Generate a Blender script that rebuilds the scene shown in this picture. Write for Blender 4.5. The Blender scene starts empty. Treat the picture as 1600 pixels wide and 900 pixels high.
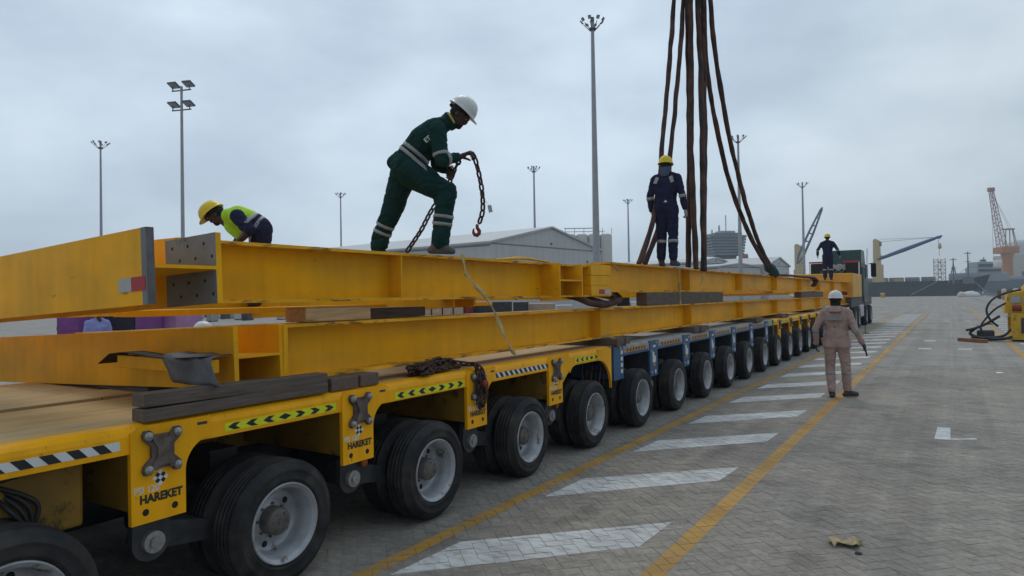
import bpy, bmesh, math, random
from mathutils import Vector, Matrix, noise
from mathutils.bvhtree import BVHTree
R = math.radians
random.seed(7)
S = bpy.context.scene
COL = S.collection

# ------------------------------------------------------------------ camera
CAM = Vector((0, 0, 1.75)); FPX = 1067.03
YAW, PITCH, ROLL = 0.5704, 0.01379, -0.01588
_F = Vector((-math.sin(YAW)*math.cos(PITCH), math.cos(YAW)*math.cos(PITCH), math.sin(PITCH)))
_R = Vector((math.cos(YAW), math.sin(YAW), 0)); _U = _R.cross(_F)
_c, _s = math.cos(ROLL), math.sin(ROLL)
CR = _c*_R + _s*_U; CU = -_s*_R + _c*_U
cam = bpy.data.cameras.new("camera"); camo = bpy.data.objects.new("camera", cam); COL.objects.link(camo)
camo.matrix_world = Matrix(((CR.x, CU.x, -_F.x, CAM.x), (CR.y, CU.y, -_F.y, CAM.y), (CR.z, CU.z, -_F.z, CAM.z), (0, 0, 0, 1)))
cam.lens = 24.008; cam.sensor_width = 36; cam.clip_start = 0.05; cam.clip_end = 6000
S.camera = camo

def pt(u, v, d):
    """world point seen at photo pixel (u, v) at depth d metres"""
    return CAM + d*(_F + CR*((u-800)/FPX) + CU*((450-v)/FPX))
def on_z(u, v, z):
    d = _F + CR*((u-800)/FPX) + CU*((450-v)/FPX); return CAM + d*((z-CAM.z)/d.z)

# ------------------------------------------------------------------ world, sun, exposure
SUN_EL = R(52); _D = _F + CR*((690-800)/FPX); SUN_D = Vector((_D.x, _D.y, 0)).normalized()*math.cos(SUN_EL)+Vector((0, 0, math.sin(SUN_EL))); SUN_AZ = math.atan2(SUN_D.x, SUN_D.y)
w = bpy.data.worlds.new("World"); S.world = w; w.use_nodes = True
nt = w.node_tree; nt.nodes.clear(); N = nt.nodes.new; Lk = nt.links.new
out = N('ShaderNodeOutputWorld'); bg = N('ShaderNodeBackground'); bg.inputs[1].default_value = 0.1
sky = N('ShaderNodeTexSky'); sky.sky_type = 'NISHITA'; sky.sun_disc = False
sky.sun_elevation = SUN_EL; sky.sun_rotation = SUN_AZ
tc = N('ShaderNodeTexCoord'); mp = N('ShaderNodeMapping'); mp.inputs['Scale'].default_value = (1, 1, 2.3)
mp.inputs['Location'].default_value = (0.35, 0.1, 0.0); mp.inputs['Rotation'].default_value = (0, 0, YAW)
n1 = N('ShaderNodeTexNoise'); n1.inputs['Scale'].default_value = 2.3; n1.inputs['Detail'].default_value = 7; n1.inputs['Roughness'].default_value = 0.5
n2 = N('ShaderNodeTexNoise'); n2.inputs['Scale'].default_value = 5.5; n2.inputs['Detail'].default_value = 6
Lk(tc.outputs['Generated'], mp.inputs[0]); Lk(mp.outputs[0], n1.inputs[0]); Lk(mp.outputs[0], n2.inputs[0])
mx = N('ShaderNodeMix'); mx.data_type = 'FLOAT'; mx.inputs[0].default_value = 0.18
Lk(n1.outputs[0], mx.inputs[2]); Lk(n2.outputs[0], mx.inputs[3])
cr = N('ShaderNodeValToRGB'); e = cr.color_ramp.elements
e[0].position = 0.40; e[0].color = (3.75, 4.6, 5.5, 1)
e[1].position = 0.64; e[1].color = (5.6, 6.5, 7.35, 1)
m2 = e.new(0.50) if hasattr(e, 'new') else None
m2.color = (4.5, 5.4, 6.25, 1)
Lk(mx.outputs[0], cr.inputs[0])
# warm thin haze low down towards the sea
mix = N('ShaderNodeMix'); mix.data_type = 'RGBA'; mix.inputs[0].default_value = 0.93
Lk(sky.outputs[0], mix.inputs[6]); Lk(cr.outputs[0], mix.inputs[7])
dp = N('ShaderNodeVectorMath'); dp.operation = 'DOT_PRODUCT'; dp.inputs[1].default_value = SUN_D; nrmz = N('ShaderNodeVectorMath'); nrmz.operation = 'NORMALIZE'
Lk(tc.outputs['Generated'], nrmz.inputs[0]); Lk(nrmz.outputs[0], dp.inputs[0])
gm = N('ShaderNodeMapRange'); gm.interpolation_type = 'SMOOTHSTEP'; gm.inputs[1].default_value = -.3; gm.inputs[2].default_value = 1.0; gm.inputs[3].default_value = .80; gm.inputs[4].default_value = 1.32; Lk(dp.outputs['Value'], gm.inputs[0])
sc_ = N('ShaderNodeVectorMath'); sc_.operation = 'SCALE'; Lk(mix.outputs[2], sc_.inputs[0]); Lk(gm.outputs[0], sc_.inputs['Scale'])
dw = N('ShaderNodeVectorMath'); dw.operation = 'DOT_PRODUCT'; dw.inputs[1].default_value = (_F*.62+CR*.78).normalized(); Lk(nrmz.outputs[0], dw.inputs[0])
gw = N('ShaderNodeMapRange'); gw.interpolation_type = 'SMOOTHSTEP'; gw.inputs[1].default_value = .72; gw.inputs[2].default_value = 1.0; Lk(dw.outputs['Value'], gw.inputs[0])
mw = N('ShaderNodeMix'); mw.data_type = 'RGBA'; mw.blend_type = 'MULTIPLY'; mw.inputs[7].default_value = (.97, .95, .91, 1); Lk(gw.outputs[0], mw.inputs[0]); Lk(sc_.outputs[0], mw.inputs[6])
Lk(mw.outputs[2], bg.inputs[0]); Lk(bg.outputs[0], out.inputs[0])
sl = bpy.data.lights.new("sun", 'SUN'); sl.energy = 0.7; sl.angle = R(24); sl.color = (1, 0.95, 0.88)
so = bpy.data.objects.new("sun", sl); COL.objects.link(so)
so.rotation_euler = SUN_D.to_track_quat('Z', 'Y').to_euler()
S.view_settings.view_transform = 'Standard'; S.view_settings.look = 'None'
S.view_settings.exposure = 0.06; S.view_settings.gamma = 1
S.render.engine = 'CYCLES'; S.cycles.use_denoising = True; S.cycles.max_bounces = 6; S.cycles.diffuse_bounces = 3

# ------------------------------------------------------------------ materials
MATS = {}
def mat(name, col, rough=0.6, metal=0.0, var=0.12, scale=6.0, bump=0.0, bscale=60.0, dirt=None, dirt_at=0.62, dscale=3.0,
        stretch=(1, 1, 1), spec=0.4, scuff=None, streak=0.0, coord='Object', col2=None, c2at=0.5, c2scale=2.0, c2w=0.12, coat=0.0):
    if name in MATS: return MATS[name]
    m = bpy.data.materials.new(name); m.use_nodes = True; t = m.node_tree; n = t.nodes.new; l = t.links.new
    b = t.nodes['Principled BSDF']
    b.inputs['Roughness'].default_value = rough; b.inputs['Metallic'].default_value = metal
    b.inputs['Specular IOR Level'].default_value = spec
    b.inputs['Coat Weight'].default_value = coat
    tcn = n('ShaderNodeTexCoord'); mpn = n('ShaderNodeMapping'); mpn.inputs['Scale'].default_value = stretch
    oin = n('ShaderNodeObjectInfo'); om = n('ShaderNodeVectorMath'); om.operation = 'SCALE'; om.inputs[0].default_value = (31, 17, 23); l(oin.outputs['Random'], om.inputs['Scale'])
    oa = n('ShaderNodeVectorMath'); oa.operation = 'ADD'; l(tcn.outputs[coord], oa.inputs[0]); l(om.outputs[0], oa.inputs[1]); l(oa.outputs[0], mpn.inputs[0])
    ns = n('ShaderNodeTexNoise'); ns.inputs['Scale'].default_value = scale; ns.inputs['Detail'].default_value = 6
    l(mpn.outputs[0], ns.inputs[0])
    mr = n('ShaderNodeMapRange'); mr.inputs[1].default_value = 0.3; mr.inputs[2].default_value = 0.7
    mr.inputs[3].default_value = 1-var; mr.inputs[4].default_value = 1+var; l(ns.outputs[0], mr.inputs[0])
    base = None
    if col2:
        nc = n('ShaderNodeTexNoise'); nc.inputs['Scale'].default_value = c2scale; nc.inputs['Detail'].default_value = 7; nc.inputs['Roughness'].default_value = 0.6
        l(mpn.outputs[0], nc.inputs[0])
        rr = n('ShaderNodeMapRange'); rr.inputs[1].default_value = c2at-c2w; rr.inputs[2].default_value = c2at+c2w; l(nc.outputs[0], rr.inputs[0])
        mc = n('ShaderNodeMix'); mc.data_type = 'RGBA'; mc.inputs[6].default_value = (*col, 1); mc.inputs[7].default_value = (*col2, 1)
        l(rr.outputs[0], mc.inputs[0]); base = mc.outputs[2]
    vm = n('ShaderNodeVectorMath'); vm.operation = 'SCALE'
    if base: l(base, vm.inputs[0])
    else: vm.inputs[0].default_value = col
    l(mr.outputs[0], vm.inputs['Scale']); c = vm.outputs[0]
    if dirt:
        nd = n('ShaderNodeTexNoise'); nd.inputs['Scale'].default_value = dscale; nd.inputs['Detail'].default_value = 9; nd.inputs['Roughness'].default_value = 0.7
        l(mpn.outputs[0], nd.inputs[0])
        dr = n('ShaderNodeMapRange'); dr.inputs[1].default_value = dirt_at; dr.inputs[2].default_value = dirt_at+0.07; dr.inputs[4].default_value = 0.85; l(nd.outputs[0], dr.inputs[0])
        md = n('ShaderNodeMix'); md.data_type = 'RGBA'; l(dr.outputs[0], md.inputs[0]); l(c, md.inputs[6]); md.inputs[7].default_value = (*dirt, 1); c = md.outputs[2]
        ra = n('ShaderNodeMapRange'); ra.inputs[3].default_value = rough; ra.inputs[4].default_value = min(1, rough+0.3); l(dr.outputs[0], ra.inputs[0]); l(ra.outputs[0], b.inputs['Roughness'])
    if streak:
        m3 = n('ShaderNodeMapping'); m3.inputs['Scale'].default_value = (5, 5, .7); l(oa.outputs[0], m3.inputs[0]); n3 = n('ShaderNodeTexNoise'); n3.inputs['Scale'].default_value = 2.5; n3.inputs['Detail'].default_value = 5; l(m3.outputs[0], n3.inputs[0])
        r3 = n('ShaderNodeMapRange'); r3.inputs[1].default_value = .35; r3.inputs[2].default_value = .68; r3.inputs[3].default_value = 1.06; r3.inputs[4].default_value = 1-streak; l(n3.outputs[0], r3.inputs[0])
        v3 = n('ShaderNodeVectorMath'); v3.operation = 'SCALE'; l(c, v3.inputs[0]); l(r3.outputs[0], v3.inputs['Scale']); c = v3.outputs[0]
    if scuff:
        m4 = n('ShaderNodeMapping'); m4.inputs['Scale'].default_value = (1, .22, 1.4); m4.inputs['Rotation'].default_value = (.15, 0, 0); l(oa.outputs[0], m4.inputs[0]); n4 = n('ShaderNodeTexNoise'); n4.inputs['Scale'].default_value = 26; n4.inputs['Detail'].default_value = 8; n4.inputs['Roughness'].default_value = .7; l(m4.outputs[0], n4.inputs[0])
        r4 = n('ShaderNodeMapRange'); r4.inputs[1].default_value = .665; r4.inputs[2].default_value = .70; r4.inputs[4].default_value = .75; l(n4.outputs[0], r4.inputs[0])
        x4 = n('ShaderNodeMix'); x4.data_type = 'RGBA'; l(r4.outputs[0], x4.inputs[0]); l(c, x4.inputs[6]); x4.inputs[7].default_value = (*scuff, 1); c = x4.outputs[2]
    l(c, b.inputs['Base Color'])
    if bump:
        nb = n('ShaderNodeTexNoise'); nb.inputs['Scale'].default_value = bscale; nb.inputs['Detail'].default_value = 4; l(mpn.outputs[0], nb.inputs[0])
        bp = n('ShaderNodeBump'); bp.inputs['Strength'].default_value = bump; bp.inputs['Distance'].default_value = 0.01; l(nb.outputs[0], bp.inputs['Height']); l(bp.outputs[0], b.inputs['Normal'])
    MATS[name] = m; return m

YEL = (0.92, 0.43, 0.001)
M_beam = mat('girder_yellow', YEL, 0.42, var=0.10, scale=1.6, dirt=(0.14, 0.08, 0.025), dirt_at=0.655, dscale=5, stretch=(1.5, 0.6, 2.2), col2=(0.74, 0.38, 0.025), c2scale=1.8, c2w=.2, bump=0.04, bscale=25, spec=.10, streak=.05, scuff=(.22, .13, .03))
M_beamflange = mat('girder_flange_yellow', (0.80, 0.40, 0.02), 0.5, spec=.15, var=0.2, scale=5, dirt=(0.14, 0.085, 0.04), dirt_at=0.53, dscale=7, stretch=(2, .5, 2), bump=0.06)
M_trailer = mat('trailer_yellow', (0.90, 0.41, 0.004), 0.4, spec=.2, var=0.10, scale=2.5, dirt=(0.10, 0.045, 0.02), dirt_at=0.64, dscale=14, bump=0.04, bscale=30, streak=.05, scuff=(.09, .05, .03))
M_deck = mat('deck_worn_yellow', (0.47, 0.335, 0.17), 0.75, var=0.14, scale=5, stretch=(2.2, .5, 1), col2=(0.52, 0.30, 0.07), c2scale=1.6, c2at=0.56, dirt=(0.12, 0.08, 0.05), dirt_at=0.68, dscale=6, bump=0.08)
M_chassis = mat('chassis_yellow_shaded', (0.26, 0.145, 0.015), 0.6, var=0.25, scale=4, dirt=(0.04, 0.03, 0.02), dirt_at=0.56, dscale=5)  # trailer yellow darkened: shade under the deck put into the colour
M_blue = mat('trailer_blue', (0.035, 0.10, 0.21), 0.45, var=0.2, scale=6, dirt=(0.16, 0.16, 0.15), dirt_at=0.64, dscale=12)
M_gdeck = mat('deck_grey_steel', (0.30, 0.30, 0.29), 0.6, var=0.15, scale=5, dirt=(0.17, 0.15, 0.13), dirt_at=0.58, dscale=6)
M_tyre = mat('tyre_rubber', (0.016, 0.016, 0.018), 0.7, var=0.25, scale=9, col2=(0.050, 0.045, 0.040), c2scale=4, c2at=0.56, bump=0.08, bscale=80, spec=0.3)
M_rim = mat('rim_silver', (0.38, 0.39, 0.41), 0.42, metal=0.3, var=0.22, scale=8, dirt=(0.12, 0.085, 0.06), dirt_at=0.57, dscale=6)
M_hub = mat('hub_greasy_steel', (0.15, 0.135, 0.12), 0.6, metal=0.2, var=0.3, scale=12, dirt=(0.05, 0.03, 0.02), dirt_at=0.58, dscale=15)
M_black = mat('black_void', (0.012, 0.012, 0.013), 0.8, var=0.1)
M_dark = mat('dark_steel', (0.055, 0.055, 0.060), 0.55, metal=0.2, var=0.3, scale=9, dirt=(0.10, 0.06, 0.04), dirt_at=0.62, dscale=9)
M_link = mat('coupling_plate_rust', (0.085, 0.062, 0.055), 0.6, metal=0.2, var=0.35, scale=18, col2=(0.15, 0.12, 0.10), c2scale=8, bump=0.2)
M_bolt = mat('bolt_steel', (0.33, 0.32, 0.30), 0.45, metal=0.4, var=0.25, scale=30)
M_splice = mat('splice_grey_primer', (0.17, 0.19, 0.205), 0.7, var=0.15, scale=6, dirt=(0.10, 0.10, 0.10), dirt_at=0.6, dscale=8)
M_chain = mat('chain_rust', (0.042, 0.027, 0.023), 0.6, metal=0.3, var=0.4, scale=30, col2=(0.085, 0.042, 0.026), c2scale=12)
M_red = mat('hook_red', (0.22, 0.022, 0.018), 0.5, var=0.25, scale=20)
M_wood = mat('timber_weathered', (0.125, 0.097, 0.078), 0.85, var=0.25, scale=4, stretch=(14, 1, 14), bump=0.5, bscale=8, dirt=(0.05, 0.035, 0.03), dirt_at=0.6, dscale=3)
M_woodx = mat('timber_weathered_cross', (0.135, 0.10, 0.08), 0.85, var=0.25, scale=4, stretch=(1, 14, 14), bump=0.5, bscale=8, dirt=(0.05, 0.035, 0.03), dirt_at=0.6, dscale=3)
M_woodl = mat('timber_light', (0.52, 0.33, 0.16), 0.8, var=0.2, scale=4, stretch=(14, 1, 14), bump=0.4, bscale=8, dirt=(0.15, 0.09, 0.05), dirt_at=0.58)
M_sling = mat('sling_brown', (0.040, 0.023, 0.020), 0.9, var=0.35, scale=6, col2=(0.10, 0.045, 0.030), c2scale=4, bump=0.6, bscale=22)
M_strap = mat('webbing_cream', (0.50, 0.37, 0.16), 0.8, var=0.2, scale=20)
M_rubber = mat('mat_grey_rubber', (0.085, 0.095, 0.11), 0.55, var=0.3, scale=6, bump=0.4, bscale=12, col2=(0.14, 0.15, 0.165), c2scale=4)
M_white = mat('marking_white', (0.68, 0.69, 0.68), 0.6, var=0.08, scale=8, dirt=(0.3, 0.29, 0.26), dirt_at=0.66, dscale=12)
M_blk = mat('marking_black', (0.02, 0.02, 0.022), 0.55, var=0.1)
M_flu = mat('marking_fluorescent_yellow', (0.72, 0.72, 0.01), 0.5, var=0.08, scale=10, dirt=(0.3, 0.3, 0.1), dirt_at=0.68, dscale=20)
M_orange = mat('marking_orange', (0.55, 0.24, 0.03), 0.5, var=0.15, scale=20)
M_tapeR = mat('tape_red', (0.42, 0.02, 0.04), 0.45, var=0.1)
M_tapeW = mat('tape_silver', (0.42, 0.43, 0.42), 0.4, var=0.1)
M_hose = mat('hose_black', (0.02, 0.02, 0.022), 0.45, var=0.2)
M_green = mat('coverall_green', (0.009, 0.040, 0.037), 0.9, var=0.2, scale=5, bump=0.7, bscale=16, spec=0.2)
M_navy = mat('coverall_navy', (0.020, 0.022, 0.055), 0.9, var=0.2, scale=5, bump=0.7, bscale=16, spec=0.2)
M_pink = mat('coverall_dusty_pink', (0.43, 0.30, 0.26), 0.9, var=0.15, scale=5, bump=0.6, bscale=16, spec=0.2, dirt=(0.17, 0.115, 0.095), dirt_at=0.62, dscale=7)
M_skin = mat('skin_dark', (0.060, 0.030, 0.021), 0.5, var=0.12, scale=14)
M_glove = mat('glove_grey', (0.30, 0.29, 0.27), 0.9, var=0.2, scale=30)
M_refl = mat('reflective_tape', (0.30, 0.31, 0.31), 0.45, var=0.12, scale=14)
M_boot = mat('boot_dark', (0.045, 0.038, 0.036), 0.6, var=0.3, scale=12)
M_hair = mat('hair_black', (0.012, 0.010, 0.010), 0.8)
M_hwhite = mat('helmet_white', (0.66, 0.66, 0.63), 0.35, var=0.06, scale=10, dirt=(0.4, 0.38, 0.33), dirt_at=0.68)
M_hyel = mat('helmet_yellow', (0.75, 0.52, 0.01), 0.35, var=0.06, scale=10)
M_vest = mat('vest_lime', (0.42, 0.72, 0.03), 0.8, var=0.12, scale=8)
M_pole = mat('galvanised_pole', (0.36, 0.36, 0.37), 0.5, metal=0.2, var=0.08, scale=2)
M_lamp = mat('lamp_dark_grey', (0.10, 0.10, 0.11), 0.5, var=0.1)
M_glass = mat('lamp_glass', (0.35, 0.38, 0.42), 0.15, var=0.05)

# ------------------------------------------------------------------ mesh helpers
def tag(o, label=None, cat=None, group=None, kind=None):
    if label: o['label'] = label
    if cat: o['category'] = cat
    if group: o['group'] = group
    if kind: o['kind'] = kind
    return o
def empty(name, label, cat, loc=(0, 0, 0), rz=0.0, group=None, parent=None):
    o = bpy.data.objects.new(name, None); COL.objects.link(o); o.location = loc; o.rotation_euler = (0, 0, rz)
    o.empty_display_size = 0.1
    return tag(o, label, cat, group)
def link(name, me, parent=None, loc=None, rot=None, kind=None):
    o = bpy.data.objects.new(name, me); COL.objects.link(o)
    if parent: o.parent = parent
    if loc is not None: o.location = loc
    if rot is not None: o.rotation_euler = rot
    if kind: o['kind'] = kind
    return o
class MB:
    """collects shapes; mesh() / build() make ONE mesh object"""
    def __init__(s): s.v = []; s.f = []; s.m = []; s.sm = []
    def add(s, vs, fs, mi=0, M=None, smooth=False):
        o = len(s.v)
        s.v += [tuple(M @ Vector(p)) if M else tuple(p) for p in vs]
        s.f += [tuple(i+o for i in f) for f in fs]; s.m += [mi]*len(fs); s.sm += [smooth]*len(fs); return s
    def box(s, a, b, mi=0, M=None, ch=0.0):
        x0, y0, z0 = [min(p, q) for p, q in zip(a, b)]; x1, y1, z1 = [max(p, q) for p, q in zip(a, b)]
        if ch <= 0:
            vs = [(x0,y0,z0),(x1,y0,z0),(x1,y1,z0),(x0,y1,z0),(x0,y0,z1),(x1,y0,z1),(x1,y1,z1),(x0,y1,z1)]
            fs = [(0,3,2,1),(4,5,6,7),(0,1,5,4),(1,2,6,5),(2,3,7,6),(3,0,4,7)]
            return s.add(vs, fs, mi, M)
        bm = bmesh.new(); bmesh.ops.create_cube(bm, size=1)
        for v in bm.verts: v.co = Vector(((x0+x1)/2+v.co.x*(x1-x0), (y0+y1)/2+v.co.y*(y1-y0), (z0+z1)/2+v.co.z*(z1-z0)))
        bmesh.ops.bevel(bm, geom=bm.edges[:], offset=ch, segments=2, affect='EDGES', profile=0.5)
        bm.verts.index_update(); vs = [v.co.copy() for v in bm.verts]; fs = [tuple(v.index for v in f.verts) for f in bm.faces]; bm.free()
        return s.add(vs, fs, mi, M)
    def tube(s, pts, r, n=8, mi=0, caps=True, M=None, smooth=True, flat=1.0, up=None):
        """round tube through pts; r a number or one per point"""
        pts = [Vector(p) for p in pts]; rs = r if isinstance(r, (list, tuple)) else [r]*len(pts)
        vs = []; prev = up
        for i, p in enumerate(pts):
            t = (pts[min(i+1, len(pts)-1)]-pts[max(i-1, 0)])
            if t.length < 1e-9: t = Vector((0, 0, 1))
            t.normalize()
            if prev is None: prev = Vector((0, 0, 1)) if abs(t.z) < 0.9 else Vector((1, 0, 0))
            a = (prev - t*prev.dot(t)); a = a.normalized() if a.length > 1e-6 else t.orthogonal().normalized(); b = t.cross(a); prev = a
            for k in range(n):
                q = 2*math.pi*k/n; vs.append(p + a*(math.cos(q)*rs[i]*flat) + b*(math.sin(q)*rs[i]))
        fs = [(i*n+k, i*n+(k+1) % n, (i+1)*n+(k+1) % n, (i+1)*n+k) for i in range(len(pts)-1) for k in range(n)]
        s.add(vs, fs, mi, M, smooth)
        if caps: s.add([vs[k] for k in range(n)], [tuple(range(n))[::-1]], mi, M); s.add(vs[-n:], [tuple(range(n))], mi, M)
        return s
    def lathe(s, prof, axis='x', n=32, mi=0, c=(0, 0, 0), M=None, smooth=True, mats=None):
        """prof: (along-axis, radius) pairs"""
        vs = []; c = Vector(c)
        for (a, r) in prof:
            for k in range(n):
                q = 2*math.pi*k/n; u, v = r*math.cos(q), r*math.sin(q)
                vs.append(c + Vector({'x': (a, u, v), 'y': (u, a, v), 'z': (u, v, a)}[axis]))
        for i in range(len(prof)-1):
            fs = [(i*n+k, i*n+(k+1) % n, (i+1)*n+(k+1) % n, (i+1)*n+k) for k in range(n)]
            s.add(vs, fs, mats[i] if mats else mi, M, smooth) if i == 0 else None
            if i > 0:
                o = len(s.v)-len(vs); s.f += [tuple(j+o for j in f) for f in fs]; s.m += [mats[i] if mats else mi]*n; s.sm += [smooth]*n
        return s
    def prism(s, poly, ax, a0, a1, mi=0, M=None):
        """poly (2-D) extruded along axis ax from a0 to a1; poly coords are the other two axes in order"""
        def P(p, a): return {'x': (a, p[0], p[1]), 'y': (p[0], a, p[1]), 'z': (p[0], p[1], a)}[ax]
        n = len(poly); vs = [P(p, a0) for p in poly]+[P(p, a1) for p in poly]
        fs = [tuple(range(n))[::-1], tuple(range(n, 2*n))]+[(i, (i+1) % n, (i+1) % n+n, i+n) for i in range(n)]
        return s.add(vs, fs, mi, M)
    def cyl(s, p0, p1, r, n=16, mi=0, M=None, r2=None):
        return s.tube([p0, p1], [r, r if r2 is None else r2], n, mi, True, M)
    def mesh(s, name, mats):
        me = bpy.data.meshes.new(name); me.from_pydata([tuple(v) for v in s.v], [], s.f)
        for m in (mats if isinstance(mats, (list, tuple)) else [mats]): me.materials.append(m)
        me.polygons.foreach_set('material_index', s.m); me.polygons.foreach_set('use_smooth', s.sm)
        bm = bmesh.new(); bm.from_mesh(me); bmesh.ops.recalc_face_normals(bm, faces=bm.faces[:]); bm.to_mesh(me); bm.free()
        return me
    def build(s, name, mats, parent=None, loc=None, rot=None, kind=None):
        return link(name, s.mesh(name, mats), parent, loc, rot, kind)
def text_mesh(txt, size, bold=0.0, depth=0.0008):
    cu = bpy.data.curves.new('lettering', 'FONT'); cu.body = txt; cu.size = size; cu.offset = bold; cu.extrude = depth
    cu.align_x = 'CENTER'; cu.align_y = 'CENTER'; cu.resolution_u = 3
    o = bpy.data.objects.new('lettering', cu); COL.objects.link(o)
    bpy.context.view_layer.update()
    me = bpy.data.meshes.new_from_object(o.evaluated_get(bpy.context.evaluated_depsgraph_get()))
    bpy.data.objects.remove(o); return me
def spline(pts, n=8):
    pts = [Vector(p) for p in pts]; out = []
    for i in range(len(pts)-1):
        p0, p1, p2, p3 = pts[max(i-1, 0)], pts[i], pts[i+1], pts[min(i+2, len(pts)-1)]
        for k in range(n):
            t = k/n; out.append(0.5*((2*p1)+(p2-p0)*t+(2*p0-5*p1+4*p2-p3)*t*t+(3*p1-p0-3*p2+p3)*t**3))
    out.append(pts[-1]); return out

# ------------------------------------------------------------------ ground: sand bed, herringbone pavers, markings, far apron, sea
def ground_mat(name, base, brick=False):
    m = bpy.data.materials.new(name); m.use_nodes = True; t = m.node_tree; n = t.nodes.new; l = t.links.new; b = t.nodes['Principled BSDF']
    b.inputs['Roughness'].default_value = 0.85; b.inputs['Specular IOR Level'].default_value = 0.3
    g = n('ShaderNodeNewGeometry'); a = n('ShaderNodeTexNoise'); a.inputs['Scale'].default_value = 0.55; a.inputs['Detail'].default_value = 8; a.inputs['Roughness'].default_value = 0.62
    l(g.outputs['Position'], a.inputs[0])
    f = n('ShaderNodeTexNoise'); f.inputs['Scale'].default_value = 22; f.inputs['Detail'].default_value = 8; f.inputs['Roughness'].default_value = 0.7; l(g.outputs['Position'], f.inputs[0])
    s_ = n('ShaderNodeTexNoise'); s_.inputs['Scale'].default_value = 4.5; s_.inputs['Detail'].default_value = 8; s_.inputs['Roughness'].default_value = 0.75
    mpn = n('ShaderNodeMapping'); mpn.inputs['Rotation'].default_value = (0, 0, R(-20)); mpn.inputs['Scale'].default_value = (0.7, 2.2, 1); l(g.outputs['Position'], mpn.inputs[0]); l(mpn.outputs[0], s_.inputs[0])
    def rng(x, lo, hi, a0=.32, a1=.68):
        r_ = n('ShaderNodeMapRange'); r_.inputs[1].default_value = a0; r_.inputs[2].default_value = a1; r_.inputs[3].default_value = lo; r_.inputs[4].default_value = hi; l(x, r_.inputs[0]); return r_.outputs[0]
    def mul(x, y):
        r_ = n('ShaderNodeMath'); r_.operation = 'MULTIPLY'; l(x, r_.inputs[0]); l(y, r_.inputs[1]); return r_.outputs[0]
    k = mul(mul(rng(a.outputs[0], .80, 1.18), rng(f.outputs[0], .78, 1.22)), rng(s_.outputs[0], .74, 1.18))
    if brick:
        at = n('ShaderNodeAttribute'); at.attribute_name = 'tint'; oi = n('ShaderNodeObjectInfo')
        ad = n('ShaderNodeMath'); ad.operation = 'ADD'; l(at.outputs['Fac'], ad.inputs[0]); l(oi.outputs['Random'], ad.inputs[1])
        fr = n('ShaderNodeMath'); fr.operation = 'FRACT'; l(ad.outputs[0], fr.inputs[0])
        k = mul(k, rng(fr.outputs[0], .92, 1.07, 0, 1))
    else:   # joints carried on by the material where pavers are too small to tell apart
        mp2 = n('ShaderNodeMapping'); mp2.inputs['Rotation'].default_value = (0, 0, R(45)); l(g.outputs['Position'], mp2.inputs[0])
        bt = n('ShaderNodeTexBrick'); bt.inputs['Scale'].default_value = 1; bt.inputs['Brick Width'].default_value = .2; bt.inputs['Row Height'].default_value = .1; bt.inputs['Mortar Size'].default_value = .006
        bt.inputs['Color1'].default_value = (.97, .97, .97, 1); bt.inputs['Color2'].default_value = (1.03, 1.03, 1.03, 1); bt.inputs['Mortar'].default_value = (1.15, 1.15, 1.15, 1); l(mp2.outputs[0], bt.inputs[0])
        k = mul(k, bt.outputs[1]) if False else k
        mp3 = n('ShaderNodeMapping'); l(g.outputs['Position'], mp3.inputs[0])
        b3 = n('ShaderNodeTexBrick'); b3.inputs['Scale'].default_value = 1; b3.inputs['Brick Width'].default_value = 1.2; b3.inputs['Row Height'].default_value = .8; b3.inputs['Mortar Size'].default_value = .03; b3.offset = 0
        b3.inputs['Color1'].default_value = (.96, .96, .96, 1); b3.inputs['Color2'].default_value = (1.05, 1.05, 1.05, 1); b3.inputs['Mortar'].default_value = (1.1, 1.1, 1.1, 1); l(mp3.outputs[0], b3.inputs[0])
        k = mul(k, b3.outputs[0])
    cr_ = n('ShaderNodeMix'); cr_.data_type = 'RGBA'; cr_.inputs[6].default_value = (*base, 1); cr_.inputs[7].default_value = (base[0]*1.04, base[1]*1.0, base[2]*.93, 1); l(rng(a.outputs[0], 0, 1), cr_.inputs[0])
    # oily stains
    st = n('ShaderNodeTexNoise'); st.inputs['Scale'].default_value = 1.7; st.inputs['Detail'].default_value = 6; l(g.outputs['Position'], st.inputs[0])
    k = mul(k, rng(st.outputs[0], 1.0, .70, .57, .72))
    sp_ = n('ShaderNodeTexNoise'); sp_.inputs['Scale'].default_value = 7; sp_.inputs['Detail'].default_value = 9; sp_.inputs['Roughness'].default_value = .6; l(mpn.outputs[0], sp_.inputs[0])
    k = mul(k, rng(sp_.outputs[0], 1.0, .62, .66, .72)); k = mul(k, rng(sp_.outputs[0], 1.18, 1.0, .30, .38))
    ty = n('ShaderNodeTexNoise'); ty.inputs['Scale'].default_value = 1.3; ty.inputs['Detail'].default_value = 4; mt_ = n('ShaderNodeMapping'); mt_.inputs['Scale'].default_value = (2.2, .05, 1); l(g.outputs['Position'], mt_.inputs[0]); l(mt_.outputs[0], ty.inputs[0])
    k = mul(k, rng(ty.outputs[0], 1.05, .88, .42, .66))
    vm = n('ShaderNodeVectorMath'); vm.operation = 'SCALE'; l(cr_.outputs[2], vm.inputs[0]); l(k, vm.inputs['Scale']); l(vm.outputs[0], b.inputs['Base Color'])
    bp = n('ShaderNodeBump'); bp.inputs['Strength'].default_value = .5; bp.inputs['Distance'].default_value = .006; l(f.outputs[0], bp.inputs['Height']); l(bp.outputs[0], b.inputs['Normal'])
    return m
GB = (0.272, 0.250, 0.222)
M_brick = ground_mat('paver_concrete', GB, True)
M_far = ground_mat('apron_concrete', (0.282, 0.264, 0.241))
M_sand = mat('joint_sand', (0.34, 0.315, 0.275), 0.95, var=0.25, scale=30, coord='Object', bump=.4)
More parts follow.
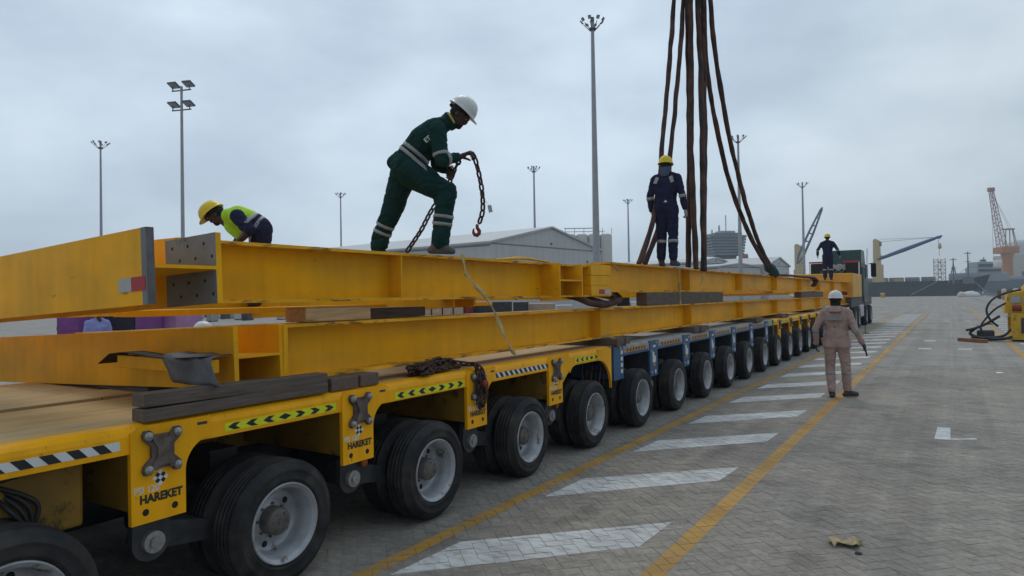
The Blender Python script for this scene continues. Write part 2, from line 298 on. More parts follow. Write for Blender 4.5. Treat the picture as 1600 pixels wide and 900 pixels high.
M_sea = mat('sea', (0.10, 0.13, 0.14), 0.25, var=0.1, scale=0.2, bump=0.3, bscale=0.6)
M_sand2 = mat('joint_sand_far', (0.215, 0.205, 0.185), 0.95, var=0.2, scale=20)
def paint_mat(name, col, wear):
    m = bpy.data.materials.new(name); m.use_nodes = True; t = m.node_tree; n = t.nodes.new; l = t.links.new; b = t.nodes['Principled BSDF']
    b.inputs['Roughness'].default_value = .75
    g = n('ShaderNodeNewGeometry'); a = n('ShaderNodeTexNoise'); a.inputs['Scale'].default_value = 9; a.inputs['Detail'].default_value = 9; a.inputs['Roughness'].default_value = .75
    mpn = n('ShaderNodeMapping'); mpn.inputs['Rotation'].default_value = (0, 0, R(-25)); mpn.inputs['Scale'].default_value = (.6, 2, 1); l(g.outputs['Position'], mpn.inputs[0]); l(mpn.outputs[0], a.inputs[0])
    r1 = n('ShaderNodeMapRange'); r1.inputs[1].default_value = wear-.10; r1.inputs[2].default_value = wear+.10; r1.inputs[4].default_value = .9; l(a.outputs[0], r1.inputs[0])
    mx = n('ShaderNodeMix'); mx.data_type = 'RGBA'; mx.inputs[6].default_value = (*col, 1); mx.inputs[7].default_value = (GB[0]*.8, GB[1]*.8, GB[2]*.78, 1); l(r1.outputs[0], mx.inputs[0])
    c_ = n('ShaderNodeTexNoise'); c_.inputs['Scale'].default_value = 2.2; c_.inputs['Detail'].default_value = 5; l(g.outputs['Position'], c_.inputs[0])
    r2 = n('ShaderNodeMapRange'); r2.inputs[1].default_value = .35; r2.inputs[2].default_value = .65; r2.inputs[3].default_value = .78; r2.inputs[4].default_value = 1.1; l(c_.outputs[0], r2.inputs[0])
    vm = n('ShaderNodeVectorMath'); vm.operation = 'SCALE'; l(mx.outputs[2], vm.inputs[0]); l(r2.outputs[0], vm.inputs['Scale']); l(vm.outputs[0], b.inputs['Base Color'])
    return m
M_pw = paint_mat('road_paint_white', (0.60, 0.61, 0.60), .58)
M_py = paint_mat('road_paint_yellow', (0.47, 0.25, 0.03), .57)

QX, QY = 8.8, 258.0
o = MB().add([(-400, -60, -.012), (QX, -60, -.012), (QX, QY, -.012), (-400, QY, -.012)], [(0, 1, 2, 3)]).build('ground', M_sand2, kind='structure')
o = MB().box((QX-.6, -60, -.4), (QX, QY, .02)).box((QX, -60, -4), (QX+.3, QY, .25)).build('quay_edge', M_far, kind='structure')
o = MB().add([(-3000, -800, -3.2), (3000, -800, -3.2), (3000, 4000, -3.2), (-3000, 4000, -3.2)], [(0, 1, 2, 3)]).build('sea', M_sea, kind='structure')
o = MB().box((-250, 330, -4), (500, 900, .2)).build('far_quay', M_far, kind='structure')
DB = 15.5      # pavers are geometry up to this distance
def in_zone(x, y):
    dep = _F.x*x+_F.y*y; r_ = (CR.x*x+CR.y*y)
    return 2.2 < dep < DB and x > -5.4 and r_ < dep*.80+.5
bricks = []
Wb, cs = .1, math.cos(R(45))
for i in range(-260, 260):
    for j in range(-260, 260):
        k = (i-j) % 4
        if k == 0: c0 = ((i+1)*Wb, (j+.5)*Wb); hl = (.1, .05)
        elif k == 3: c0 = ((i+.5)*Wb, (j+1)*Wb); hl = (.05, .1)
        else: continue
        x, y = cs*(c0[0]-c0[1])-1.0, cs*(c0[0]+c0[1])+6.0
        if in_zone(x, y):
            dz = random.uniform(-.0010, .0010); bricks.append((math.hypot(x, y), x, y, k == 0, dz))
bricks.sort()
pave = MB()
def brick_shape(hx, hy, g=.0017, c=.0014, d=.009):
    a, b_ = hx-g, hy-g; c1, c2 = a-c, b_-c
    vs = [(-a,-b_,-d),(a,-b_,-d),(a,b_,-d),(-a,b_,-d),(-a,-b_,-c),(a,-b_,-c),(a,b_,-c),(-a,b_,-c),(-c1,-c2,0),(c1,-c2,0),(c1,c2,0),(-c1,c2,0)]
    fs = [(8,9,10,11)]+[(4+i, 4+(i+1)%4, 8+(i+1)%4, 8+i) for i in range(4)]+[(i, (i+1)%4, 4+(i+1)%4, 4+i) for i in range(4)]
    return vs, fs
# apron sheet round the paver field (with a hole where the pavers lie, so both meet flush)
pv, pf = brick_shape(.1, .05)
bme = MB().add(pv, pf).mesh('brick', M_brick)
ta = bme.attributes.new('tint', 'FLOAT', 'FACE'); [setattr(d_, 'value', .3) for d_ in ta.data]
paving = MB().add([(-5.6, 1.0, -.0036), (14, 1.0, -.0036), (14, 22, -.0036), (-5.6, 22, -.0036)], [(0, 1, 2, 3)]).build('paving', M_sand, kind='structure')
tints = []
for n_, (dist, x, y, hz, dz) in enumerate(bricks):
    rz = R(45)+(0 if hz else R(90))+random.uniform(-.012, .012)
    if n_ < 300: link('brick', bme, paving, (x, y, dz), (random.uniform(-.006, .006), random.uniform(-.004, .004), rz))
    else:
        pave.add(pv, pf, 0, Matrix.Translation((x, y, dz)) @ Matrix.Rotation(rz, 4, 'Z') @ Matrix.Rotation(random.uniform(-.004, .004), 4, 'X')); tints += [random.random()]*len(pf)
pm = pave.mesh('brick_field', M_brick); ta = pm.attributes.new('tint', 'FLOAT', 'FACE'); ta.data.foreach_set('value', tints)
pb = link('brick_field', pm, paving, kind='stuff')
# far apron: everything outside the paver zone (staircase boundary follows a ray grid, a little under the last pavers)
ap = MB()
def strip(x0, x1, y0, y1): ap.add([(x0, y0, -.002), (x1, y0, -.002), (x1, y1, -.002), (x0, y1, -.002)], [(0, 1, 2, 3)])
y = -60.0
strip(-400, QX-.6, -60, 1.0); strip(-400, -5.5, 1.0, 24)
yy = 1.0
while yy < 24:
    # leave out x-range where bricks lie at this y
    xs = [x/10 for x in range(-55, int((QX-.6)*10)) if in_zone(x/10, yy+.05)]
    if xs: strip(-5.5, max(-5.5, min(xs)-.02), yy, yy+.1) if min(xs) > -5.4 else None; strip(max(xs)+.05, QX-.6, yy, yy+.1)
    else: strip(-5.5, QX-.6, yy, yy+.1)
    yy += .1
strip(-400, QX-.6, yy, QY)
ap.build('apron', M_far, kind='structure')

def clip(poly, quad):
    """Sutherland-Hodgman, both convex, ccw"""
    outp = poly
    for i in range(len(quad)):
        a, b_ = quad[i], quad[(i+1) % len(quad)]; inp, outp = outp, []
        def side(p): return (b_[0]-a[0])*(p[1]-a[1])-(b_[1]-a[1])*(p[0]-a[0])
        for k in range(len(inp)):
            p, q = inp[k], inp[(k+1) % len(inp)]; sp, sq = side(p), side(q)
            if sp >= 0: outp.append(p)
            if (sp >= 0) != (sq >= 0): t_ = sp/(sp-sq); outp.append((p[0]+(q[0]-p[0])*t_, p[1]+(q[1]-p[1])*t_))
        if not outp: return []
    return outp
def ccw(q):
    a = sum(q[i][0]*q[(i+1) % len(q)][1]-q[(i+1) % len(q)][0]*q[i][1] for i in range(len(q))); return q if a > 0 else q[::-1]
def marking(name, quads, m, joint=True):
    mb = MB()
    for q in quads:
        q = ccw(q); xs = [p[0] for p in q]; ys = [p[1] for p in q]
        for (dist, x, y, hz, dz) in bricks:
            if x < min(xs)-.15 or x > max(xs)+.15 or y < min(ys)-.15 or y > max(ys)+.15: continue
            an = R(45)+(0 if hz else R(90)); ca, sa = math.cos(an), math.sin(an)
            bq = [(x+ca*px-sa*py, y+sa*px+ca*py) for px, py in ((-.0978, -.0478), (.0978, -.0478), (.0978, .0478), (-.0978, .0478))]
            c_ = clip(bq, q)
            if len(c_) > 2: mb.add([(p[0], p[1], dz+.0012) for p in c_], [tuple(range(len(c_)))])
        nj = max(1, int((max(ys)-min(ys))/.25))
        for k in range(nj):
            y0 = min(ys)+(max(ys)-min(ys))*k/nj; y1 = min(ys)+(max(ys)-min(ys))*(k+1)/nj
            c_ = clip(q, [(-99, y0), (99, y0), (99, y1), (-99, y1)])
            if len(c_) < 3: continue
            cx, cy = sum(p[0] for p in c_)/len(c_), sum(p[1] for p in c_)/len(c_)
            if in_zone(cx, cy) and joint: mb.add([(p[0], p[1], -.0026) for p in c_], [tuple(range(len(c_)))])
        # beyond the pavers: plain sheet, cut into short lengths
        n_ = max(1, int((max(ys)-min(ys))/.5))
        for k in range(n_):
            y0 = min(ys)+(max(ys)-min(ys))*k/n_; y1 = min(ys)+(max(ys)-min(ys))*(k+1)/n_
            c_ = clip(q, [(-99, y0), (99, y0), (99, y1), (-99, y1)])
            if len(c_) < 3: continue
            cx, cy = sum(p[0] for p in c_)/len(c_), sum(p[1] for p in c_)/len(c_)
            if not in_zone(cx, cy) and _F.x*cx+_F.y*cy > 4: mb.add([(p[0], p[1], .003) for p in c_], [tuple(range(len(c_)))])
    if not mb.f: return
    o = mb.build(name, m, kind='structure'); return o
marking('yellow_line', [[(-3.245, 2.0), (-3.12, 2.0), (-3.12, 62), (-3.245, 62)]], M_py)
marking('yellow_line', [[(-1.67, 2.0), (-1.535, 2.0), (-1.535, 62), (-1.67, 62)]], M_py)
marking('yellow_line', [[(1.50, 18), (1.64, 18), (1.72, 92), (1.58, 92)]], M_py)
hq = []
for k in range(29):
    y0 = 3.2+k*1.972+random.uniform(-.04, .04); hq.append([(-3.03, y0), (-1.86, y0+1.26), (-1.86+random.uniform(-.03, .03), y0+1.86), (-3.0, y0+.70)])
marking('white_hatching', hq, M_pw)
marking('white_hatching_by_rail', [[(1.85, 21+k*1.97), (2.9, 21.9+k*1.97), (2.9, 22.4+k*1.97), (1.85, 21.6+k*1.97)] for k in range(18)], M_pw)
a_, b_, c_ = on_z(1463, 686, 0), on_z(1480, 668, 0), on_z(1508, 684, 0)
marking('corner_mark', [[(a_.x-.02, a_.y), (a_.x+.14, a_.y+.02), (a_.x+.14, a_.y+.85), (a_.x+.0, a_.y+.85)], [(a_.x+.14, a_.y+.02), (a_.x+.40, a_.y+.18), (a_.x+.40, a_.y+.26), (a_.x+.14, a_.y+.10)]], M_pw)
for (u, v, l_) in ((1445, 545, .3), (1508, 546, .3), (1453, 533, .3), (1478, 502, .3), (1512, 502, .3)):
    p = on_z(u, v, 0); marking('slot_mark', [[(p.x-.17, p.y-.16), (p.x+.17, p.y-.16), (p.x+.17, p.y+.3), (p.x-.17, p.y+.3)]], M_pw)
# crane rails on the quay
M_rail = mat('rail_steel', (0.11, 0.09, 0.08), 0.6, var=.2)
MB().box((4.25, 60, -.05), (4.33, QY-8, .012)).box((4.05, 60, -.05), (4.12, QY-8, .008)).build('crane_rail', M_rail, kind='structure')

# ------------------------------------------------------------------ trailers (built in the trailer's own frame)
TO, TRZ = Vector((-3.4504, 2.7811, 0)), 0.00449
def TL(x, y, z): return TO + Matrix.Rotation(TRZ, 3, 'Z') @ Vector((x, y, z))
PIT, FX, WH = 1.4605, -0.13, 0.388
# wheel meshes, outer face at x = 0
tp = []
R0, hw = .3835, .1075
prof = [(-.045, .232), (-.030, .236), (-.010, .246), (.002, .262), (.006, .266), (.004, .270), (.008, .300), (.0085, .318), (.011, .322), (.0085, .326), (.002, .338), (-.008, .352), (-.012, .3535), (-.016, .366), (-.030, .379)]
gr = [-.055, -.088, -.122, -.155]
for g in gr: prof += [(g+.006, R0), (g+.005, R0-.011), (g-.005, R0-.011), (g-.006, R0)]
prof += [(-.185, .379), (-.200, .364), (-.212, .33), (-.214, .29), (-.205, .25), (-.185, .232), (-.17, .225)]
tyre_me = MB().lathe(prof, 'x', 56).mesh('tyre', M_tyre)
rp = [(-.010, .246), (.000, .2435), (.001, .237), (-.012, .230), (-.018, .219), (-.024, .213), (-.060, .209), (-.066, .203), (-.120, .200), (-.150, .190), (-.162, .176), (-.160, .120), (-.150, .110), (-.150, .075)]
rim_mb = MB().lathe(rp, 'x', 48)
rim_me = rim_mb.mesh('rim', M_rim)
hub = MB().lathe([(-.151, .088), (-.075, .084), (-.060, .074), (-.056, .0)], 'x', 28)
for k in range(8):
    a = 2*math.pi*k/8+.2; hub.cyl((-.150, .101*math.cos(a), .101*math.sin(a)), (-.134, .101*math.cos(a), .101*math.sin(a)), .009, 6)
for k in range(6):
    a = 2*math.pi*k/6; hub.cyl((-.057, .055*math.cos(a), .055*math.sin(a)), (-.050, .055*math.cos(a), .055*math.sin(a)), .007, 6)
hub_me = hub.mesh('hub', M_hub)
hole_me = MB().lathe([(.0006, 0), (.0004, .020), (-.004, .022)], 'x', 14).mesh('hand_hole', M_black)
rim_back = MB().lathe([(-.17, .228), (-.12, .222), (-.10, .1), (-.10, 0)], 'x', 24).mesh('rim', M_hub)
def wheel(root, y, x=0.0, mirror=False, full=True, rot=0.0):
    w_ = link('wheel', tyre_me, root, (x, y, WH), (rot, 0, math.pi if mirror else 0))
    link('rim', rim_me, w_); link('hub', hub_me, w_)
    if full:
        for k in range(5):
            a = 2*math.pi*k/5+.5; link('hand_hole', hole_me, w_, (-.1605, .148*math.cos(a), .148*math.sin(a)))
    return w_
# bracket
def bone(c=.012):
    P = []
    for (sx, sy, flip) in ((1, 1, 0), (1, -1, 1), (-1, -1, 0), (-1, 1, 1)):
        q = [(.046*sx, .090*sy), (.066*sx, .116*sy), (.096*sx, .116*sy), (.108*sx, .096*sy), (.104*sx, .070*sy), (.062*sx, .030*sy)]
        P += q if not flip else q[::-1]
    return P
bone_me = MB().prism(bone(), 'x', 0, .022).prism([(p[0]*.55, p[1]*.8) for p in bone()], 'x', .0225, .034).mesh('coupling_plate', M_link)
bolt_me = MB().lathe([(-.002, .023), (.010, .023), (.014, .020), (.014, 0)], 'x', 14).lathe([(.014, .012), (.022, .011), (.022, 0)], 'x', 8).mesh('bolt', M_bolt)
TX = Matrix(((0, 0, 1, 0), (1, 0, 0, 0), (0, 1, 0, 0), (0, 0, 0, 1)))   # text plane -> y-z plane facing +x
def text_part(me, name, m, root, x, y, z, sc=1.0):
    me2 = me.copy(); me2.transform(TX); me2.materials.clear(); me2.materials.append(m)
    return link(name, me2, root, (x, y, z))
t_har = text_mesh('HAREKET', .060, .0030); t_psi = text_mesh('PSI 120', .050, .0009)
def squeeze(me, w_):
    xs = [v.co.x for v in me.vertices]; k = w_/(max(xs)-min(xs))
    for v in me.vertices: v.co.x *= k
squeeze(t_har, .235); squeeze(t_psi, .135)
for me_ in (t_har, t_psi): me_.transform(TX); me_.materials.clear()
t_har.materials.append(mat('lettering_dark_green', (.02, .035, .02), .5)); t_psi.materials.append(M_white)
logo = MB(); LM = Matrix.Rotation(R(45), 4, 'X')
for i in range(3):
    for j in range(3):
        e_ = .0 if (i+j) % 2 == 0 else .0003
        logo.box((-.0002, (i-1.5)*.021, (j-1.5)*.021), (.0006+e_, (i-.5)*.021, (j-.5)*.021), 0 if (i+j) % 2 == 0 else 1, LM)
logo_me = logo.mesh('chequered_logo', [M_white, M_blk])
def arc(cy, cz, r, a0, a1, n=8): return [(cy+r*math.cos(R(a0+(a1-a0)*k/n)), cz+r*math.sin(R(a0+(a1-a0)*k/n))) for k in range(n+1)]
br_yel = MB().prism([(-.149, .598), (.149, .598), (.149, .84)]+arc(.149+.17, .825, .17, 178, 112, 8)+[(.30, .985), (.30, 1.106), (-.12, 1.106), (-.152, 1.075), (-.152, .98)], 'x', FX-.018, FX+.012)
br_me = br_yel.mesh('axle_bracket', M_trailer)
holes = MB()
holes.lathe([(FX+.0125, .0), (FX+.0126, .017), (FX+.0118, .019)], 'x', 14)
holes_me = holes.mesh('drilled_hole', M_black)
pin = MB().cyl((-.20, 0, .47), (-.165, 0, .47), .058, 24).cyl((-.166, 0, .47), (-.152, 0, .47), .03, 6)
pin_me = pin.mesh('pivot_pin', M_bolt)
arm = MB().prism([(-.10, .62), (-.105, .47)]+arc(0, .47, .105, 180, 360, 10)+[(.105, .47), (.10, .62)], 'x', -.245, -.20)
arm.prism([(.02, .40), (.55, .33), (.60, .42), (.05, .55)], 'x', -.50, -.27)
arm_me = arm.mesh('suspension_arm', M_dark)
cross_me = MB().box((-2.86, -.13, .66), (FX-.02, .13, 1.0), 0).mesh('cross_member', M_chassis)
crossd_me = MB().box((-2.86, -.13, .66), (FX-.02, .13, 1.0), 0).mesh('cross_member', M_dark)
shade_box_me = MB().box((-.335, -.34, .24), (.335, .34, .60), ch=.04).mesh('underbody_shade_box', M_dark)  # dark box added between the wheels to block light under the deck
shade_drum_me = MB().cyl((-1.5, -.5, .42), (-1.5, .5, .42), .17, 14).mesh('underbody_shade_drum', M_dark)  # dark drum added to help darken the space under the deck
axle_me = MB().cyl((-2.9, 0, .388), (-.2, 0, .388), .06, 12).box((-.9, -.1, .30), (-.62, .1, .78)).box((-2.4, -.1, .30), (-2.1, .1, .78)).mesh('axle', M_dark)

def chevrons(root, y0, y1, z0, z1, m1, m2, x=FX+.0005, n=7):
    sh = MB().box((x-.001, y0, z0), (x+.0012, y1, z1)).build('chevron_strip', m1, root)
    a = MB(); st = (y1-y0)/n; h = (z1-z0)*.40; zc = (z0+z1)/2
    for k in range(n):
        yc = y0+(k+.5)*st; d = st*.34; t_ = st*.36
        if k == n//2: P = [(yc-d*1.2, zc), (yc, zc-h), (yc+d*1.2, zc), (yc, zc+h)]; a.prism(P, 'x', x+.0013, x+.0020)
        else:
            s_ = -1 if k < n//2 else 1
            for q in (1, -1):
                P = [(yc+s_*d, zc), (yc+s_*(d-t_*1.2), zc), (yc-s_*d*1.05, zc+q*h), (yc-s_*(d-t_)*.6, zc+q*h)]
                a.prism(P, 'x', x+.0013, x+.0020)
    a.build('chevron_arrows', m2, sh)
def zebra(root, y0, y1, z0, z1, n, x=FX+.0005):
    sh = MB().box((x-.001, y0, z0), (x+.0012, y1, z1)).build('striped_strip', M_white, root)
    a = MB(); st = (y1-y0)/n; sk = (z1-z0)*.9
    for k in range(n):
        ya = y0+k*st
        P = [(max(y0, ya+sk*.5), z0), (min(y1, ya+st*.5+sk*.5), z0), (ya+st*.5-sk*.5, z1), (max(y0, ya-sk*.5), z1)]
        if P[0][0] < P[1][0]: a.prism(P, 'x', x+.0013, x+.0020)
    a.build('black_stripes', M_blk, sh)

def deck(root, y0, y1, m_top, m_side, zt=1.115, chassis=M_chassis):
    W2 = -3.0
    # edge beam with rounded shoulder
    sec = [(FX, .972), (FX, 1.062), (FX-.008, 1.088), (FX-.03, 1.106), (FX-.06, zt), (FX-.10, zt), (FX-.10, .972)]
    MB().prism([(p[0], p[1]) for p in sec], 'y', y0, y1).build('edge_beam', m_side, root)
    sec2 = [(W2-FX*0-p[0]+FX*2-0.0, p[1]) for p in sec]
    MB().prism([(-3.13-p[0], p[1]) for p in sec], 'y', y0, y1).build('edge_beam', m_side, root)
    # deck plates: wings, slots and centre spine
    for (xa, xb, dz) in ((FX-.1005, -1.30, 0), (-1.36, -1.78, .012), (-1.84, -2.899, 0)):
        n_ = max(1, round((y1-y0)/2.92))
        for k in range(n_):
            a_, b_ = y0+(y1-y0)*k/n_, y0+(y1-y0)*(k+1)/n_
            MB().box((xa, a_+.004, zt-.05+dz), (xb, b_-.004, zt-.002+dz), ch=.003).build('deck_plate', m_top, root)
    MB().box((-1.9, y0+.02, .62), (-1.24, y1-.02, 1.055)).build('spine_beam', chassis, root)
def fmod(name, label, y0, y1, ks, style):
    root = empty(name, label, 'trailer', TO, TRZ)
    yellow = style != 'blue'
    deck(root, y0, y1, M_deck if yellow else M_gdeck, M_trailer if yellow else M_gdeck, chassis=M_chassis if yellow else M_dark)
    for k in ks:
        y = k*PIT; full = k < 7
        wheel(root, y, 0.0, False, full, random.uniform(0, 6)); wheel(root, y, -.262, False, False, random.uniform(0, 6))
        wheel(root, y, -3.0+.262, True, False); wheel(root, y, -3.0, True, False)
        link('axle', axle_me, root, (0, y, 0)); link('underbody_shade_box', shade_box_me, root, (-.915, y, 0)); link('underbody_shade_box', shade_box_me, root, (-2.085, y, 0))
        # fascia skirt between brackets is the edge beam; arch gusset belongs to bracket
        yb = y+PIT/2
        if yb > y1-.05: continue
        link('cross_member', cross_me if yellow else crossd_me, root, (0, yb, 0)); link('suspension_arm', arm_me, root, (0, yb, 0)); link('underbody_shade_drum', shade_drum_me, root, (0, yb, 0)); link('pivot_pin', pin_me, root, (0, yb, 0))
        if yellow:
            b = link('axle_bracket', br_me, root, (0, yb, 0)); [link('drilled_hole', holes_me, b, (0, sy, .655)) for sy in (-.075, .085)]
            link('coupling_plate', bone_me, b, (FX+.0122, .01, .965)); 
            for sx in (-1, 1):
                for sy in (-1, 1): link('bolt', bolt_me, b, (FX+.0345, .01+.080*sx, .965+.088*sy))
            if k < 4:
                link('logo', logo_me, b, (FX+.0124, .005, .822)); link('lettering', t_psi, b, (FX+.013, -.07, .772)); link('lettering', t_har, b, (FX+.013, .01, .722))
        else:
            bb = MB().prism([(-.149, .598), (.149, .598), (.149, .95), (.19, .985), (.19, 1.10), (-.152, 1.10)], 'x', FX-.018, FX+.012).build('axle_bracket', M_blue, root, (0, yb, 0))
            d = MB(); 
            for (a_, z_, w_, h_) in ((.02, 1.02, .10, .03), (-.02, .90, .07, .07), (.01, .835, .12, .09), (.06, .655, .05, .05)): d.box((FX+.0121, a_-w_/2, z_-h_/2), (FX+.0135, a_+w_/2, z_+h_/2))
            d.build('warning_label', M_white, bb)
            MB().box((FX+.0121, -.03, .735), (FX+.0135, .05, .79)).build('warning_label', M_orange, bb)
            [link('bolt', bolt_me, bb, (FX+.010, a_, z_)) for a_, z_ in ((.08, 1.06), (-.10, .95), (-.10, .65))]
    # spare: last arch end plate
    return root
trA = fmod('modular_trailer', 'yellow multi axle trailer nearest the camera, carrying the frames', -5.9, 5.10, range(-3, 4), 'yellow')
for (a_, b_) in ((-1.86, -.93), (-4.8, -3.85)): zebra(trA, a_, b_, 1.000, 1.046, 8 if a_ > -3 else 8)
zebra(trA, 2.50, 3.55, .998, 1.046, 12)
chevrons(trA, -.33, .53, .992, 1.042, M_flu, M_blk); chevrons(trA, 1.13, 2.02, .982, 1.038, M_flu, M_blk); chevrons(trA, 4.13, 4.98, .995, 1.048, M_flu, M_blk)
# end arch leg of the near trailer
MB().prism([(5.10, .60), (5.10, 1.10), (4.72, 1.10), (4.72, .972)]+arc(4.72, .60, .372, 90, 2, 8)[1:]+[(5.092, .60)], 'x', FX-.02, FX+.0105).build('end_gusset', M_trailer, trA)
MB().prism([(3.96, 1.10), (3.80, 1.10), (3.80, .80), (3.97, .93)]+arc(4.12, .82, .152, 150, 90, 5), 'x', FX-.02, FX+.0102).build('arch_gusset', M_trailer, trA)
# orange side marker lamps under brackets, small blue data plates
for yb in (.73, 3.65):
    MB().lathe([(-.2, .02), (-.165, .034), (-.155, .03), (-.15, 0)], 'x', 12, c=(0, yb+.10, .565)).build('marker_lamp', mat('amber_lens', (.35, .09, .02), .3), trA)
for yb in (-.48, .98, 2.44): MB().box((FX+.0105, yb-.03, 1.062), (FX+.0135, yb+.03, 1.078)).build('data_plate', M_dark, trA)
# hoses beneath the deck near the camera
hz = MB()
for k in range(7):
    r_ = random.random; y0 = -1.9+.1*k
    hz.tube(spline([(-.55-.1*k, -3.2, .90-.02*k), (-.45-.05*k, -2.1+r_()*.2, .80+.1*r_()), (-.30-.06*k, -1.5+.2*r_(), .93-.04*k), (-.42-.05*k, -1.15, .90-.06*k), (-.8, -.95, .70)], 8), .014+.006*r_(), 8)
for k in range(4): hz.tube(spline([(-.3-.05*k, -1.45, .93), (-.27, -1.25-.04*k, .80), (-.3, -1.3, .66), (-.5, -1.5, .58)], 8), .012, 8)
hz.build('hydraulic_hoses', M_hose, trA)
MB().box((-.62, -1.42, .62), (-.30, -1.02, .95), ch=.02).build('valve_housing', M_chassis, trA)
trB = fmod('modular_trailer', 'blue multi axle trailer coupled between the two yellow ones', 5.16, 14.62, range(4, 10), 'blue')
for k in range(4, 10):
    yc = k*PIT; chevrons(trB, yc-.42 if k > 4 else yc-.25, yc+.45, 1.005, 1.06, M_orange, M_blk)
    MB().box((FX-.02, yc-.53, .965), (FX+.0008, yc+.54, 1.0)).build('blue_skirt', M_blue, trB)
# blue end panel with valve block and hose couplings
ep = MB().box((-.70, 5.14, .70), (-.112, 5.19, 1.10), 0).box((-.13, 5.14, .68), (-.105, 5.45, 1.10)).build('end_panel', M_blue, trB)
vb = MB()
for i in range(6):
    for j in range(4): vb.cyl((-.18-.07*i, 5.14, .80+.08*j), (-.18-.07*i, 5.10, .80+.08*j), .018, 8)
vb.build('valve_block', M_dark, ep)
hb = MB()
for i in range(6): hb.tube(spline([(-.2-.06*i, 5.10, .86+.06*(i % 3)), (-.2-.06*i, 5.04, .72), (-.24-.04*i, 5.06, .60-.02*i), (-.3-.03*i, 5.02, .50)], 6), .012, 6, i % 2)
hb.build('hose_couplings', [M_hose, mat('coupling_rust_red', (.16, .05, .04), .6)], trB)
for z_ in (1.02, .94, .86, .78): MB().box((-.1045, 5.36, z_-.025), (-.1035, 5.42, z_+.025)).build('warning_label', M_white, ep)
trC = fmod('modular_trailer', 'yellow multi axle trailer farthest ahead, beside the truck', 14.68, 23.6, range(10, 16), 'yellowfar')
for k in range(10, 16): chevrons(trC, k*PIT-.4, k*PIT+.4, 1.0, 1.045, M_flu, M_blk)
MB().box((-.6, 14.55, .55), (-.12, 14.66, 1.1)).build('end_panel', M_dark, trC)
MB().box((-2.3, 23.6, .35), (-.9, 31.2, .62)).cyl((-1.6, 31.2, .5), (-1.6, 33.0, .6), .07, 10).build('drawbar', M_trailer, trC)
pp = MB().box((-1.2, 24.2, .62), (-.25, 26.6, 1.25), ch=.03).build('power_pack', mat('power_pack_grey', (.42, .43, .42), .5, dirt=(.2, .17, .14), dirt_at=.6), trC)
MB().box((-.24, 24.5, .85), (-.235, 25.3, 1.1)).build('vent_panel', M_black, pp)

# ------------------------------------------------------------------ steel frames
def ibeam(mb, y0, y1, x, zb, h, w_=.30, tf=.022, tw=.014, cz=0.0):
    mb.box((x-w_/2, y0, zb), (x+w_/2, y1, zb+tf), 1).box((x-w_/2, y0, zb+h-tf), (x+w_/2, y1, zb+h), 1).box((x-tw/2, y0+.0, zb+tf), (x+tw/2, y1, zb+h-tf), 0)
def stiff(root, x, zb, h, ys, w_=.30):
    me = MB().box((.008, -.006, .0225), (w_/2-.004, .006, h-.0225)).box((-w_/2+.004, -.006, .0225), (-.008, .006, h-.0225)).mesh('stiffener', M_beam)
    for y in ys: link('stiffener', me, root, (x, y, zb))
# lower frame
FH = .386
lf = empty('girder_assembly', 'long yellow girder frame lying lowest on the timbers', 'girder', TO, TRZ)
mb = MB(); ibeam(mb, .215, 31.5, -.45, 1.207, FH); mb.build('side_girder', [M_beam, M_beamflange], lf)
stiff(lf, -.45, 1.207, FH, [5.2, 8.9, 12.5, 16.1, 19.7, 23.3, 26.9, 30.4])
mb = MB(); ibeam(mb, .4, 31.5, -3.3, 1.10, FH); mb.build('side_girder', [M_beam, M_beamflange], lf)
def crossbeam(root, x0, x1, ya, yb, zc, tilt, name='cross_girder', tf=.032):
    """H section on its side: upright flange plates at ya and yb, flat web between; slopes down towards -x"""
    M_ = Matrix.Translation((x1, 0, zc)) @ Matrix.Rotation(-tilt, 4, 'Y')
    L = x0-x1
    o = MB().box((L, ya-.004, -FH/2), (0, ya+tf-.004, FH/2), 0, M_).box((L, yb-tf, -FH/2), (0, yb, FH/2), 0, M_).box((L, ya+tf-.004, -.009), (0, yb-tf, .009), 0, M_).build(name, M_beam, root)
    return o, M_
cb, _ = crossbeam(lf, -4.2, -.27, -.16, .21, 1.405, R(2.2))
for yy in (7, 14, 21, 28): crossbeam(lf, -3.3, -.46, yy, yy+.36, 1.38, R(2.2))
MB().box((-.285, .205, 1.209), (-.262, .238, 1.592)).build('end_plate', M_beam, lf)
# upper near frame
uf = empty('girder_assembly', 'upper yellow girder frame near the camera with grey drilled splice ends', 'girder', TO, TRZ)
mb = MB(); ibeam(mb, -.50, 5.5, -.45, 1.742, FH); mb.build('side_girder', [M_beam, M_beamflange], uf)
stiff(uf, -.45, 1.742, FH, [1.42])
mb = MB(); ibeam(mb, -.2, 5.4, -3.5, 1.63, FH); mb.build('side_girder', [M_beam, M_beamflange], uf)
uc, UM = crossbeam(uf, -4.2, .105, -.91, -.50, 1.937, R(2.6), tf=.036)
for yy in (2.3,): crossbeam(uf, -3.4, -.46, yy, yy+.36, 1.86, R(2.2))
